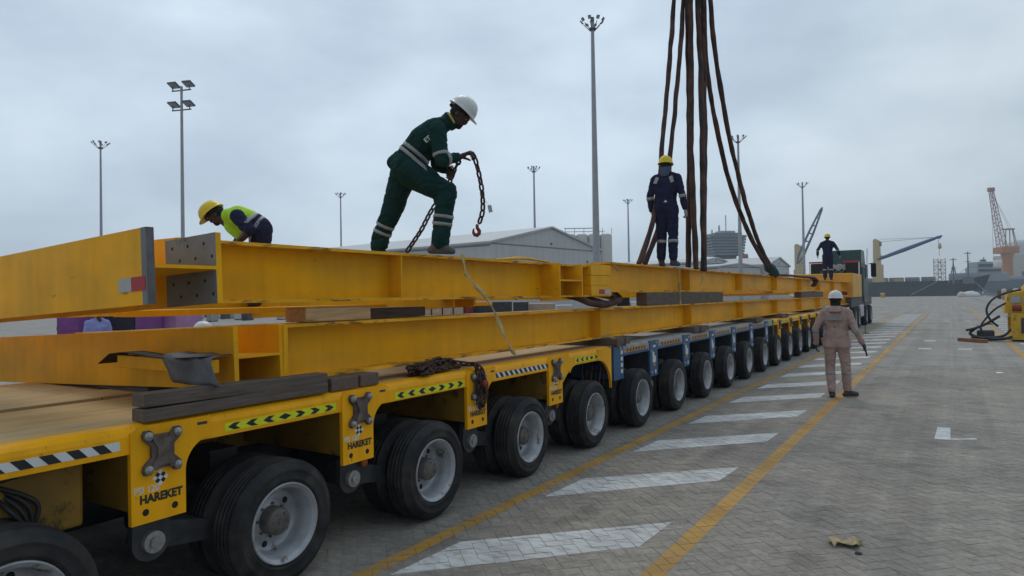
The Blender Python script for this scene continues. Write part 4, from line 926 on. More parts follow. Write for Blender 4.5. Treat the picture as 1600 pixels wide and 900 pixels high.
def hand(root, RL, wrist, d, pn, m=M_skin, curl=35, side=1, sc=1.0):
    """d: towards the fingertips, pn: palm normal (fingers curl towards it)"""
    w_ = Vector(wrist)-RL; f = Vector(d).normalized(); n_ = Vector(pn); n_ = (n_-f*n_.dot(f)).normalized(); s_ = f.cross(n_)*side
    mb = MB()
    for k in range(4): seg(mb, w_+f*.005+s_*(.020-.013*k)*sc, .016*sc, w_+f*.085*sc+s_*(.030-.020*k)*sc, .0115*sc, 8)
    seg(mb, w_-f*.03, .026*sc, w_+f*.02, .024*sc, 10)
    for k, L in enumerate((.070, .078, .072, .056)):
        p = w_+f*.088*sc+s_*(.030-.020*k)*sc; dirn = f.copy()
        for j, fr_ in enumerate((.45, .32, .25)):
            a_ = R(curl*(1.0 if j else .8)+k*3); ax = f.cross(n_)
            dirn = Matrix.Rotation(a_, 3, ax) @ dirn; q = p+dirn*L*fr_*sc; seg(mb, p, (.0095-.001*j)*sc, q, (.0088-.001*j)*sc, 8); p = q
    p = w_+f*.025*sc+s_*.028*sc; d1 = (f*.6+s_*.7+n_*.3).normalized(); q = p+d1*.042*sc; seg(mb, p, .013*sc, q, .011*sc, 8); d2 = (f*.8+s_*.1+n_*.6).normalized(); r_ = q+d2*.030*sc; seg(mb, q, .011*sc, r_, .010*sc, 8); seg(mb, r_, .010*sc, r_+(f*.6+n_*.8-s_*.2).normalized()*.024*sc, .008*sc, 8)
    me = remesh(mb, .0042, 1, 'hand'); me.materials.append(m); me.polygons.foreach_set('use_smooth', [True]*len(me.polygons)); return link('hand', me, root)
def boot(sg, ankle, toe_dir, z=None, L=.20):
    a = Vector(ankle); t_ = Vector(toe_dir); t_.z = min(t_.z, 0.0) if abs(t_.z) < .05 else t_.z; t_.normalize()
    heel = a-t_*.05-Vector((0, 0, .055)); toe = a+t_*L*.85-Vector((0, 0, .062))
    sg += [('boot', a+Vector((0, 0, .05)), .052, a-Vector((0, 0, .02)), .050), ('boot', heel, .036, toe, .032), ('boot', a-Vector((0, 0, .02)), .046, toe+Vector((0, 0, .012)), .036),
           ('boot', heel+t_.cross(Vector((0, 0, 1)))*.012, .03, toe+t_.cross(Vector((0, 0, 1)))*.016, .028)]

def standing(label, base, yaw, h=1.75, cloth=M_navy, hel=M_hyel, hand_m=M_glove, legs=None, arms=None, baggy=1.0, bands=True, lean=0.0, jacket=False, feet=None, vox=.014, scarf=None, hcurl=30):
    """upright figure; base = point between the feet, yaw = facing direction about z (0 = +y)"""
    k = h/1.75; Rz = Matrix.Rotation(yaw, 3, 'Z'); B = Vector(base)
    def W(x, y, z): return B + Rz @ Vector((x*k, (y+lean*max(0, z-.95))*k, z*k))
    legs = legs or (((-.09, 0, .93), (-.10, .02, .50), (-.105, -.02, .09)), ((.09, 0, .93), (.10, .02, .50), (.105, -.02, .09)))
    arms = arms or (((-.19, 0, 1.43), (-.27, -.04, 1.15), (-.29, .04, .91)), ((.19, 0, 1.43), (.27, -.04, 1.15), (.29, .04, .91)))
    feet = feet or ((-.15, 1, 0), (.15, 1, 0)); b_ = baggy; sg = []
    for sx in (-1, 1):
        sg += [('cloth', W(.065*sx, 0, .93), .118*b_*k, W(.062*sx, 0, 1.08), .105*b_*k), ('cloth', W(.062*sx, 0, 1.08), .105*b_*k, W(.090*sx, 0, 1.33), .110*b_*k), ('cloth', W(.090*sx, -.01, 1.33), .105*b_*k, W(.12*sx, -.01, 1.40), .078*k), ('cloth', W(.03*sx, -.015, 1.50), .05*k, W(.17*sx, -.01, 1.43), .066*k)]
        if jacket: sg += [('cloth', W(.080*sx, 0, 1.05), .112*k, W(.092*sx, 0, .86), .108*k)]
    sg += [('cloth', W(0, .01, 1.0), .12*b_*k, W(0, .01, 1.36), .118*b_*k), ('cloth', W(0, -.02, 1.44), .068*k, W(0, -.02, 1.53), .06*k)]
    bl = []
    for (hip, knee, ank), ft in zip(legs, feet):
        sg += [('cloth', W(*hip), .112*b_*k, W(*knee), .083*b_*k), ('cloth', W(*knee), .083*b_*k, W(ank[0], ank[1], ank[2]+.05), .072*b_*k)]
        boot(sg, W(*ank), Rz @ Vector(ft), L=.20*k)
        if bands:
            K, A = W(*knee), W(*ank)
            for t_ in (.25,) if bands == 1 else (.22, .38): bl.append((K.lerp(A, t_), A-K, .05*k, .14))
    for sh, el, wr_ in arms:
        sg += [('cloth', W(*sh), .070*b_*k, W(*el), .058*b_*k), ('cloth', W(*el), .058*b_*k, W(*wr_), .050*b_*k)]
        E_, S_ = W(*el), W(*sh); 
        if bands: bl.append((E_.lerp(W(*wr_), .12), W(*wr_)-E_, .05*k, .10))
    root, RL, bvh = person(label, B, sg, {'cloth': cloth, 'boot': M_boot}, vox, bl)
    F_ = Rz @ Vector((0, 1, 0))
    hc_ = W(0, .0, 1.625); head(root, RL, hc_, F_, (0, 0, 1), k)
    helmet(root, RL, W(0, .0, 1.66), F_+Vector((0, 0, -.05)), (0, 0, 1), hel, 1.05*k)
    for i, (sh, el, wr_) in enumerate(arms):
        d = W(*wr_)-W(*el); hand(root, RL, W(*wr_)+d.normalized()*.03, d, (Rz @ Vector((-1 if i else 1, .3, 0))), hand_m, hcurl, 1 if i else -1, k)
    if jacket:
        n_ = 28; vs = []
        for z_, g in ((1.0, .0), (.92, .012), (.86, .020), (.835, .022), (.835, .006)):
            o_ = W(0, 0, z_)-RL
            for q in range(n_):
                d = Vector((math.cos(2*math.pi*q/n_), math.sin(2*math.pi*q/n_), 0)); d = Rz @ d; best = .12
                hit_ = bvh.ray_cast(o_+d*.31, -d, .3)
                if hit_[0]: best = (hit_[0]-o_).length
                vs.append(o_+d*(min(best, .24)+g+.004*math.sin(q*1.9)))
        fs = [(i*n_+q, i*n_+(q+1) % n_, (i+1)*n_+(q+1) % n_, (i+1)*n_+q) for i in range(4) for q in range(n_)]
        MB().add(vs, fs, 0, None, True).build('jacket_hem', cloth, root)
        MB().lathe([(-.06, .115), (-.02, .10), (.025, .085), (.035, .075), (.02, .07)], 'z', 20, c=(W(0, -.015, 1.50)-RL)).build('collar', cloth, root)
        MB().lathe([(.0, .07), (.05, .078), (.09, .08)], 'z', 18, c=(W(0, -.012, 1.50)-RL)).build('neck_cloth', M_black, root)
    if scarf:
        MB().lathe([(-.10, .075), (-.06, .088), (.0, .074), (.04, .078), (.065, .07)], 'z', 18, c=(W(0, -.015, 1.555)-RL)).build('neck_cloth', scarf, root)
    return root, W, RL
# --- navy worker on the far frame, seen from behind
b_ = pt(1043, 413.5, 10.75); b_.z = 2.205
p2, W2, RL2 = standing('worker in navy coveralls and yellow helmet standing on the upper frame beside the slings', b_, R(2), 1.70, M_navy, M_hyel, scarf=mat('scarf_blue', (.07, .10, .17), .9, var=.4, scale=60),
    legs=(((-.09, 0, .93), (-.095, .02, .50), (-.10, 0, .09)), ((.09, 0, .93), (.095, .02, .50), (.095, 0, .09))), arms=(((-.19, 0, 1.42), (-.265, -.03, 1.14), (-.255, .02, .93)), ((.19, 0, 1.42), (.27, -.03, 1.14), (.30, .0, .93))))
for sx in (-1, 1): MB().box((-.028, -.004, -.06), (.028, .004, .05), 0, Matrix.Rotation(R(-20*sx), 4, 'Y')).build('shoulder_patch', M_refl, p2, W2(.125*sx, -.108, 1.39)-RL2, (R(-14), 0, R(2)))
MB().prism([(-.03, 0), (.03, 0), (.0, .035)], 'y', -.003, .003).build('back_badge', M_white, p2, W2(.03, -.135, 1.02)-RL2)
# --- far navy worker on the frame end
b_ = pt(1294, 434, 26); b_.z = 2.21
standing('distant worker in dark coveralls and yellow helmet at the far end of the girders', b_, R(5), 1.74, M_navy, M_hyel, vox=.022, bands=1,
    arms=(((-.19, 0, 1.42), (-.34, -.02, 1.18), (-.36, .10, 1.0)), ((.19, 0, 1.42), (.34, -.02, 1.18), (.40, .10, .98))))
# --- pink worker walking on the apron
pf_ = on_z(1309, 621, 0)
p4, W4, RL4 = standing('worker in dusty pink jacket and trousers with white helmet walking along the yellow line', pf_, R(-4), 1.74, M_pink, M_hwhite, jacket=True, baggy=.94, bands=1, hand_m=mat('glove_dark', (.06, .05, .05), .9),
    legs=(((-.09, 0, .93), (-.12, .04, .50), (-.085, -.02, .09)), ((.09, 0, .93), (.125, .06, .52), (.125, .12, .10))),
    arms=(((-.19, 0, 1.42), (-.31, -.06, 1.15), (-.335, .06, .90)), ((.19, 0, 1.42), (.30, -.05, 1.13), (.37, .08, .93))), feet=((-.1, 1, 0), (.75, .7, 0)), vox=.0125, hcurl=22)
MB().box((-.145, -.003, -.034), (.145, .003, .034), ch=.002).build('reflective_back_strip', mat('reflective_dull', (.30, .27, .25), .7, var=.15, scale=20), p4, W4(0, -.131, 1.33)-RL4, (R(-8), 0, R(-4)))
gl = MB().tube(spline([W4(.39, .08, .86)-RL4, W4(.43, .05, .78)-RL4, W4(.45, .04, .70)-RL4], 5), [.016]*6+[.012]*5, 8); gl.build('held_glove', M_black, p4)

# --- green worker bending forward with the chain
def G(u, v, dd=0.0): return pt(u, v, GD+dd)
sg = []
pel, chs, nk = G(633, 258), G(668, 218), G(697, 192)
for dd in (-.075, .075):
    sg += [('cloth', G(632, 262, dd), .125, G(642, 243, dd), .122), ('cloth', G(642, 243, dd), .120, G(662, 218, dd*1.2), .126), ('cloth', G(662, 218, dd*1.2), .125, G(679, 203, dd*1.5), .105), ('cloth', G(679, 203, dd*1.5), .10, G(693, 194, dd*.5), .068)]
sg += [('cloth', G(650, 240), .14, G(676, 208), .125), ('cloth', G(692, 196), .075, G(702, 190), .062), ('cloth', G(618, 254), .075, G(627, 248), .08)]
# near (right) arm
sg += [('cloth', G(682, 205, -.19), .080, G(691, 250, -.24), .062), ('cloth', G(691, 250, -.24), .060, G(714, 246, -.17), .045), ('cloth', G(682, 206, -.16), .090, G(686, 222, -.19), .076)]
# far (left) arm
sg += [('cloth', G(684, 208, .19), .08, G(683, 258, .20), .062), ('cloth', G(683, 258, .20), .058, G(698, 264, .10), .046)]
# front leg (near), rear leg (far)
sg += [('cloth', G(640, 266, -.09), .135, G(697, 302, -.10), .100), ('cloth', G(697, 302, -.10), .096, G(692, 345, -.08), .082), ('cloth', G(692, 345, -.08), .084, G(688, 378, -.07), .082), ('cloth', G(697, 300, -.10), .1, G(694, 315, -.1), .098)]
sg += [('cloth', G(632, 266, .09), .130, G(615, 322, .14), .098), ('cloth', G(615, 322, .14), .095, G(599, 360, .17), .082), ('cloth', G(599, 360, .17), .084, G(592, 383, .19), .082)]
sg += [('cloth', G(640, 268, -.04), .135, G(660, 282, -.05), .12)]
fa = G(684, 382, -.07); toe_d = CR*1.0+_F*(-.15)
sg += [('boot', G(683, 380, -.07), .055, G(681, 388, -.07), .050), ('boot', G(673, 391, -.07), .034, G(707, 392.5, -.10), .030), ('boot', G(682, 386, -.07), .046, G(704, 391, -.10), .034)]
sg += [('boot', G(591, 386, .19), .05, G(590, 394, .19), .05), ('boot', G(584, 397, .19), .034, G(614, 399, .17), .030)]
legA = (G(697, 302, -.10), G(692, 345, -.08), G(688, 378, -.07)); legB = (G(615, 322, .14), G(599, 360, .17))
bands = [(G(693.0, 338, -.083), legA[2]-legA[0], .030, .2), (G(692.0, 350, -.078), legA[2]-legA[0], .030, .2),
         (G(601, 353, .165), legB[1]-legB[0], .028, .2), (G(597, 363, .175), legB[1]-legB[0], .028, .2),
         (G(690.5, 241, -.235), G(692, 251, -.24)-G(682, 205, -.19), .030, .13), (G(700, 249, -.215), G(714, 246, -.17)-G(692, 251, -.24), .032, .12),
         (G(650, 240), G(676, 208)-G(640, 252), .032, .3), (G(644, 247), G(676, 208)-G(640, 252), .030, .3)]
p1, RL1, bvh1 = person('worker in green coveralls and white helmet bending forward with a chain in both hands', G(690, 392, 0), sg, {'cloth': M_green, 'boot': mat('shoe_grey', (.10, .09, .085), .6, var=.3, scale=14)}, .0095, bands, .011)
hf = (CR*.74-CU*.66-_F*.10); hu = (CR*.66+CU*.74)
head(p1, RL1, G(718, 180), hf, hu, 1.0)
helmet(p1, RL1, G(722.5, 172.5), hf+hu*.03, hu, M_hwhite, 1.0, .04)
MB().lathe([(-.055, .072), (-.02, .085), (.03, .082), (.045, .068)], 'z', 16, M=mat_from(G(703, 189)-RL1, frame(-hu.cross(CR*0+_F), (hu*.8+hf*.45)))).build('collar', M_green, p1)
MB().tube(spline([G(700, 176, -.085)-RL1, G(704, 182, -.09)-RL1, G(710, 192, -.08)-RL1], 4), .010, 8).build('neck_cloth', mat('scarf_yellow', (.55, .38, .06), .8), p1)
hand(p1, RL1, G(716, 246, -.165), G(730, 240, -.15)-G(714, 247, -.17), -CU*1.0+CR*.1, M_skin, 48, 1, 1.12)
hand(p1, RL1, G(699, 264, .09), G(709, 276, .02)-G(698, 262, .10), (CR*-.6-_F*.7), M_skin, 50, -1, 1.12)
MB().box((-.045, -.004, -.012), (.045, .004, .012)).build('pocket_flap', M_green, p1, G(627, 256, -.20)-RL1, (0, 0, YAW))
tb_ = text_mesh('ET', .055, .0012); tb_.materials.clear(); tb_.materials.append(M_white)
hit = bvh1.ray_cast(G(659, 202, -.6)-RL1, _F)
tpos = (hit[0]-_F*.022) if hit[0] else G(655, 201, -.25)-RL1
to = link('back_lettering', tb_, p1); hh = hit[1] if hit[0] else -_F
xd = (CR*.76+CU*.62); nrm = (hh*.35-_F*.65).normalized(); xd = (xd-nrm*xd.dot(nrm)).normalized(); yd = nrm.cross(xd)
to.matrix_local = Matrix(((xd.x, yd.x, nrm.x, tpos.x), (xd.y, yd.y, nrm.y, tpos.y), (xd.z, yd.z, nrm.z, tpos.z), (0, 0, 0, 1)))

# --- worker in lime vest bending behind the upper girder
VD = 8.0
def V(u, v, dd=0.0): return pt(u, v, VD+dd)
sg = []
for dd in (-.09, .09):
    sg += [('cloth', V(407, 355, dd), .125, V(392, 346, dd), .125), ('vest', V(392, 346, dd), .128, V(372, 338, dd*1.2), .128), ('vest', V(372, 338, dd*1.2), .12, V(358, 337, dd*1.1), .09)]
sg += [('vest', V(388, 350), .14, V(368, 345), .135), ('vest', V(365, 352, 0), .11, V(375, 362, 0), .10), ('cloth', V(360, 338), .08, V(350, 336), .065)]
sg += [('cloth', V(371, 338, -.20), .085, V(390, 360, -.26), .070), ('skin', V(390, 360, -.26), .052, V(378, 373, -.28), .038), ('skin', V(378, 373, -.28), .036, V(370, 379, -.25), .034)]
sg += [('cloth', V(371, 340, .20), .085, V(380, 362, .22), .065), ('skin', V(380, 362, .22), .05, V(368, 378, .15), .035)]
for dd, k in ((-.10, 0), (.10, 1)):
    sg += [('cloth', V(408, 358, dd), .13, V(406-4*k, 410, dd), .10), ('cloth', V(406-4*k, 410, dd), .095, V(413-4*k, 462, dd), .085)]; 
    boot(sg, V(413-4*k, 466, dd), -CR, L=.2)
bands = [(V(400, 351), V(372, 338)-V(407, 355), .045, .3), (V(410, 356), V(372, 338)-V(407, 355), .035, .3)]
p5, RL5, bvh5 = person('worker in lime vest and yellow helmet bending down behind the near upper girder', V(408, 474), sg, {'cloth': M_navy, 'vest': M_vest, 'skin': M_skin, 'boot': M_boot}, .0125, bands, .008)
hf = (-CR*.72-CU*.66-_F*.15); hu = (-CR*.70+CU*.70)
head(p5, RL5, V(338, 336), hf, hu, 1.02)
helmet(p5, RL5, V(331, 333), hf, hu, M_hyel, 1.12, .03)
hand(p5, RL5, V(370, 379, -.25), -CR*.6-CU*.7, -CU*.4+CR*.4, M_skin, 35, 1)
# --- two people behind the trailer, glimpsed in the gap between the frames
bb = pt(316, 640, 11.0); bb.z = 0
standing('person in white helmet behind the trailer, glimpsed in the gap between the frames', pt(317, 500, 9.5)*1.0-Vector((0, 0, pt(317, 500, 9.5).z-0))-Vector((0, 0, .28)), R(-60), 1.72, M_navy, M_hwhite, vox=.03, bands=False)
q_ = pt(152, 500, 13.0); q_.z = 0
standing('person in lavender shirt behind the trailer, glimpsed between purple boxes', q_, R(100), 1.70, mat('shirt_lavender', (.28, .30, .60), .9, var=.1), M_hwhite, vox=.03, bands=False)

# ------------------------------------------------------------------ high masts
def crown(mb_arm, root, z, rad=1.3, n=10, sc=1.0):
    lm = MB().box((-.22*sc, -.10*sc, -.26*sc), (.22*sc, .10*sc, .26*sc), ch=.03*sc).box((-.17*sc, .101*sc, -.2*sc), (.17*sc, .108*sc, .2*sc), 1).mesh('floodlight', [M_lamp, M_glass])
    for k in range(n):
        a = 2*math.pi*k/n+.2; mb_arm.tube([(.18*math.cos(a), .18*math.sin(a), z-.9), (rad*math.cos(a), rad*math.sin(a), z-.25)], .05*sc, 6)
        link('floodlight', lm, root, ((rad+.18)*math.cos(a), (rad+.18)*math.sin(a), z), (R(-38), 0, a-R(90)))
def mast(u, v_top, d, lab, rb, rt, kind='crown', n=8, rad=.95):
    top = pt(u, v_top, d); base = Vector((top.x, top.y, 0)); h = top.z
    root = empty('high_mast_light', lab, 'light mast', base, group='high mast lights around the port yard')
    MB().tube([(0, 0, 0), (0, 0, h*.33), (0, 0, h*.66), (0, 0, h-.2)], [rb, rb+(rt-rb)*.33, rb+(rt-rb)*.66, rt], 12).cyl((0, 0, 0), (0, 0, .06), rb*2, 12).build('pole', M_pole, root)
    if kind == 'crown':
        arms_ = MB().lathe([(h-.95, rt+.02), (h-.95, .32), (h-.80, .32), (h-.80, rt+.02)], 'z', 16).cyl((0, 0, h-.3), (0, 0, h+.15), .16, 10); crown(arms_, root, h-.15, rad, n, .62); arms_.build('crown_ring', M_lamp, root)
    else:
        a_ = MB()
        Mr = Matrix.Rotation(YAW+R(-14), 4, 'Z')
        for z_ in (h-.5, h-2.0):
            a_.box((-.85, -.04, z_-.04), (.85, .04, z_+.04), M=Mr)
            for sx in (-.78, .70):
                a_.box((sx-.02, -.04, z_), (sx+.02, .04, z_+.45), M=Mr)
                MB().box((-.38, -.33, -.06), (.38, .33, .06), ch=.02).box((-.32, -.27, -.072), (.32, .27, -.061), 1).build('floodlight', [M_lamp, M_glass], root, Mr @ Vector((sx*.88, 0, z_+.45)), (R(-24), 0, YAW-R(14)))
        a_.build('crossbars', M_lamp, root)
mast(157, 222, 101, 'light mast farthest left in the yard', .26, .12)
mast(283.5, 131, 52, 'light mast with four flat floodlights on two crossbars behind the lime vest worker', .17, .09, 'bars')
mast(532, 302, 155, 'short looking distant mast left of the green worker', .28, .13)
mast(925.5, 30, 60, 'tallest nearest light mast, in front of the warehouse gable end', .36, .14, n=8, rad=.78)
mast(834, 261, 128, 'distant light mast rising behind the warehouse ridge', .30, .14)
mast(981, 312, 172, 'slim distant mast between the tall mast and the slings', .34, .15)
mast(1153, 213, 105, 'light mast behind the rightmost slings', .36, .15)
mast(1253.5, 286, 150, 'light mast left of the blue lattice jib', .36, .16)

# ------------------------------------------------------------------ warehouses and buildings
M_clad = mat('cladding_grey', (0.50, 0.50, 0.485), 0.55, var=.06, scale=.6, stretch=(3, 3, .2), dirt=(.30, .31, .31), dirt_at=.64, dscale=.3)
M_roof = mat('roof_grey', (0.46, 0.465, 0.465), 0.5, var=.05, scale=.4)
M_trim = mat('trim_dark_grey', (.17, .18, .19), .5)
M_win = mat('window_dark', (.06, .08, .10), .2)
def warehouse(lab, c, ang, L, Wd, he, hr, m=M_clad, doors=2, name='warehouse'):
    """c = near corner on the ground; gable runs along +x, length along +y in its own frame rotated by ang"""
    root = empty(name, lab, 'warehouse', c, ang)
    MB().box((0, 0, 0), (Wd, L, he)).build('wall', m, root)
    MB().prism([(0, he+.002), (Wd, he+.002), (Wd/2, hr)], 'y', .0, L).build('gable', m, root)
    for sx in (0, 1):
        a_ = (-.3 if not sx else Wd+.3, he-.05*0+.0); P = [(a_[0], he-.05), (Wd/2, hr+.05), (Wd/2, hr+.30), (a_[0], he+.20)]
        MB().prism(P if not sx else P[::-1], 'y', -.3, L+.3).build('roof', M_roof, root)
    MB().box((-.06, -.06, he-.10), (Wd+.06, -.0005, he+.04)).box((-.06, 0, he-.35), (-.0005, L, he-.2)).build('eaves_trim', M_trim, root)
    n_ = int(Wd/1.2); cl = MB()
    for k in range(1, n_): cl.box((k*Wd/n_-.03, -.012, 0), (k*Wd/n_+.03, -.001, he-.12))
    n_ = int(L/2.0)
    for k in range(1, n_): cl.box((-.012, k*L/n_-.03, 0), (-.001, k*L/n_+.03, he-.4))
    cl.build('cladding_ribs', m, root)
    for k in range(doors): MB().box((Wd*(.2+.5*k/max(1, doors-1)), -.08, he*.55), (Wd*(.2+.5*k/max(1, doors-1))+2.2, -.051, he*.62)).build('window', M_win, root)
    for k in range(3): MB().cyl((Wd*(.15+.35*k), -.12, he*(.80 if k != 1 else 1.06)), (Wd*(.15+.35*k), -.01, he*(.80 if k != 1 else 1.06)), .16, 10).build('wall_lamp', M_lamp, root)
    return root
# main warehouse: corner at u=767, gable recedes to the right, long side to the left
pc = pt(767, 470, 84); pr = pt(940, 470, 104); pl_ = pt(520, 470, 112)
gd = Vector((pr.x-pc.x, pr.y-pc.y, 0)); ang = math.atan2(gd.y, gd.x); Wd = gd.length
sd = Vector((pl_.x-pc.x, pl_.y-pc.y, 0))
he = pt(767, 379, 84).z
hr = pt(857, 357, 94).z
def wh_custom():
    root = warehouse('pale grey gabled warehouse beyond the green worker', (pc.x, pc.y, 0), ang, 60, Wd, he, hr)
    return root
wh_custom()
def facing(lab, u0, u1, vt, d0, d1, hz_ratio, L=30, m=M_clad):
    a, b_ = pt(u0, vt, d0), pt(u1, vt, d1); g_ = Vector((b_.x-a.x, b_.y-a.y, 0)); an_ = math.atan2(g_.y, g_.x); h_ = a.z
    return warehouse(lab, (a.x, a.y, 0), an_, L, g_.length, h_, h_*hz_ratio, m, 2)
facing('low pale warehouse left of the control tower behind the slings', 1090, 1145, 410, 140, 150, 1.12)
facing('low pale shed with long flat wall right of the slings', 1122, 1188, 417, 132, 138, 1.08)
facing('small pale gabled shed left of the blue lattice jib', 1200, 1233, 414, 138, 150, 1.22)
# control tower
ct = empty('control_tower', 'grey louvred control tower with antennas on the roof', 'building', pt(1132, 455, 175)-Vector((0, 0, pt(1132, 455, 175).z)), YAW+.1)
zt, zb_ = pt(1132, 368, 175).z, pt(1132, 400, 175).z
M_ct = mat('tower_blue_grey', (.20, .235, .26), .5, var=.05)
n_ = 7
for k in range(n_):
    z0 = zb_+(zt-zb_)*k/n_; w_ = 3.6+.42*k/n_*2
    MB().box((-w_-.35*k/n_, -3, z0), (w_+.5, 3, z0+(zt-zb_)/n_-.15)).build('storey', M_ct, ct)
MB().box((-3.4, -2.6, zb_), (3.8, 2.6, zt+.5)).box((-1.8, -1.8, 0), (2.6, 1.8, zb_)).build('core', mat('tower_core', (.22, .24, .25), .5), ct)
MB().box((-1.5, -1.5, zt+.5), (2.5, 1.5, zt+1.1)).cyl((.7, 0, zt), (.7, 0, zt+5.2), .14, 8).cyl((-1.1, 0, zt), (-1.1, 0, zt+2.6), .25, 8).cyl((-3, 0, zt), (-3, 0, zt+1.5), .2, 8).cyl((4, 0, zt), (4, 0, zt+1.8), .1, 6).build('roof_antennas', mat('antenna_white', (.45, .45, .45), .5), ct)
# silo plant behind the tall mast
sb = pt(912, 455, 140); sb.z = 0
st = empty('silo_plant', 'pale silo tower with roof gantry behind the tall mast', 'silo', sb, YAW)
ztop = pt(912, 366, 140).z
for i in range(4): MB().lathe([(0, 1.25), (ztop-.3, 1.25), (ztop, .9), (ztop, 0)], 'z', 14, c=(-2.6+2.45*i, 0, 0)).build('silo', mat('silo_cream', (.50, .48, .44), .6), st)
gn = MB()
for i in range(6): gn.box((-3.6+1.9*i, -.1, ztop), (-3.5+1.9*i, 0, ztop+1.2+.8*(i == 3)))
gn.box((-3.8, -.15, ztop+1.15), (3.0, .1, ztop+1.3)).box((-3.8, -.15, ztop+.5), (4.5, .1, ztop+.6)); gn.build('gantry', M_pole, st)
# distant small stack with red band
rs_ = empty('flue_stack', 'small grey stack with a red band above the low sheds', 'stack', Vector((pt(1164, 440, 170).x, pt(1164, 440, 170).y, 0)))
MB().lathe([(0, .9), (pt(1164, 412, 170).z, .9)], 'z', 14).build('shaft', M_pole, rs_); MB().lathe([(pt(1164, 412, 170).z, .95), (pt(1164, 404, 170).z, .95), (pt(1164, 397, 170).z, .85), (pt(1164, 397, 170).z, 0)], 'z', 14).build('red_band', mat('stack_red', (.28, .12, .11), .6), rs_)

# ------------------------------------------------------------------ goods glimpsed in the gap between the frames
def yard_box(u0, u1, v_top, d, h, lab, m, name='crate', dep=1.2, cat='crate', g=None):
    a, b_ = pt(u0, v_top, d), pt(u1, v_top, d); w_ = (b_-a).length; c_ = (a+b_)/2
    o = empty(name, lab, cat, (c_.x, c_.y, 0), YAW, g)
    MB().box((-w_/2, 0, .08), (w_/2, dep, h), ch=.02).build('box_body', m, o)
    bt = MB()
    for k in range(3): bt.box((-w_/2+.02+k*(w_-.14)/2, -.012, .0), (-w_/2+.12+k*(w_-.14)/2, dep, .079))
    bt.build('runner', M_wood, o)
    sl_ = MB()
    for k in range(4): sl_.box((-w_/2+.01, -.014, .2+k*(h-.3)/4), (w_/2-.01, -.001, .26+k*(h-.3)/4))
    sl_.build('rib', m, o)
    return o
M_purp = mat('purple_paint', (.22, .06, .24), .5, var=.15); M_purp2 = mat('mauve_paint', (.38, .18, .36), .5, var=.15)
M_card = mat('carton_pink_tan', (.48, .36, .27), .8, var=.15, scale=3)
yard_box(88, 123, 500, 13.5, 1.7, 'left purple box behind the trailer', M_purp); yard_box(211, 245, 500, 13.5, 1.7, 'right purple box behind the trailer', M_purp); yard_box(246, 275, 500, 13.8, 1.7, 'mauve box next to the right purple box', M_purp2)
yard_box(124, 210, 500, 14.2, 1.66, 'dark machine housing between the purple boxes', mat('dark_machine', (.03, .025, .04), .5), 'machine_housing', cat='machine')
for k in range(5):
    yard_box(641+17*k, 656+17*k, 484, 24, 1.62, ['leftmost', 'second', 'third', 'fourth', 'rightmost'][k]+' tan carton in the row seen under the upper girder', M_card, 'carton', cat='carton', g='tan cartons behind the trailer')
yard_box(726, 737, 484, 24, 1.62, 'red bin right of the tan cartons', M_red, 'bin', cat='bin')
yard_box(738, 800, 480, 25, 1.6, 'dark equipment rack right of the tan cartons', M_dark, 'equipment_rack', cat='rack')
yard_box(802, 826, 480, 25, 1.58, 'dark blue equipment box under the joint', M_dark, 'equipment_rack', cat='rack')
yard_box(827, 868, 478, 26, 1.5, 'tan timber crate left of the sling loop', M_card)
yard_box(870, 896, 478, 28, 1.4, 'grey crate beside the tan timber crate', M_clad)
yard_box(948, 964, 470, 27, 1.75, 'cream crate right of the sling loop', M_card); yard_box(965, 984, 470, 27, 1.7, 'black crate right of the sling loop', M_black); yard_box(985, 1009, 470, 27, 1.5, 'white crate left of the long timber', M_white)
random.seed(5)
for k in range(16):
    u_ = 300+11*k; d_ = 60+random.random()*20
    yard_box(u_, u_+5+random.random()*6, 480, d_, .6+random.random()*1.4, ['pale', 'dark', 'grey'][k % 3]+' far crate, '+['leftmost','second','third','fourth','fifth','sixth'][k//3]+' of its colour from the left across the yard', [M_clad, M_dark, M_gdeck][k % 3], 'far_crate', 1.5, 'crate', 'far crates across the yard')

# ------------------------------------------------------------------ tractor truck
X1, X0, YR = -3.72, -6.25, 34.6
tk = empty('ballast_truck', 'dark green heavy tractor truck with a yellow ballast box at the head of the trailer', 'truck', (X1, YR, 0))
M_tg = mat('truck_green', (.010, .050, .040), .4, var=.1, coat=.2)
M_by = mat('ballast_yellow', (.70, .36, .04), .5, var=.1, scale=2, dirt=(.35, .2, .06), dirt_at=.66)
w_ = X0-X1
MB().box((w_, 0, 1.50), (0, 3.6, 2.62), ch=.03).build('ballast_box', M_by, tk)
MB().box((w_+.1, .05, 1.05), (-.1, 9.6, 1.48)).build('chassis', M_dark, tk)
MB().box((w_+.02, 4.75, 1.2), (-.02, 7.2, 3.12), ch=.12).prism([(4.9, 3.10), (7.1, 3.10), (6.5, 3.95), (5.1, 3.95)], 'x', w_+1.0, -.14).build('cab', M_tg, tk)
MB().box((-.015, 5.5, 2.4), (.01, 6.7, 3.2)).box((w_+.6, 4.735, 2.7), (-.6, 4.745, 3.3)).build('cab_window', M_win, tk)
for sx in (-.45, w_+.45): 
    e_ = MB().box((sx-.30, 3.75, 2.0), (sx+.30, 4.5, 3.25), ch=.05).build('intake_box', M_black, tk)
    MB().box((sx-.36, 3.70, 3.26), (sx+.36, 3.74, 3.34), 0).box((sx+.31*(1 if sx > -1 else -1), 3.70, 2.5), (sx+.36*(1 if sx > -1 else -1), 3.74, 3.25), 1).build('marker_bars', [M_tapeR, M_white], e_)
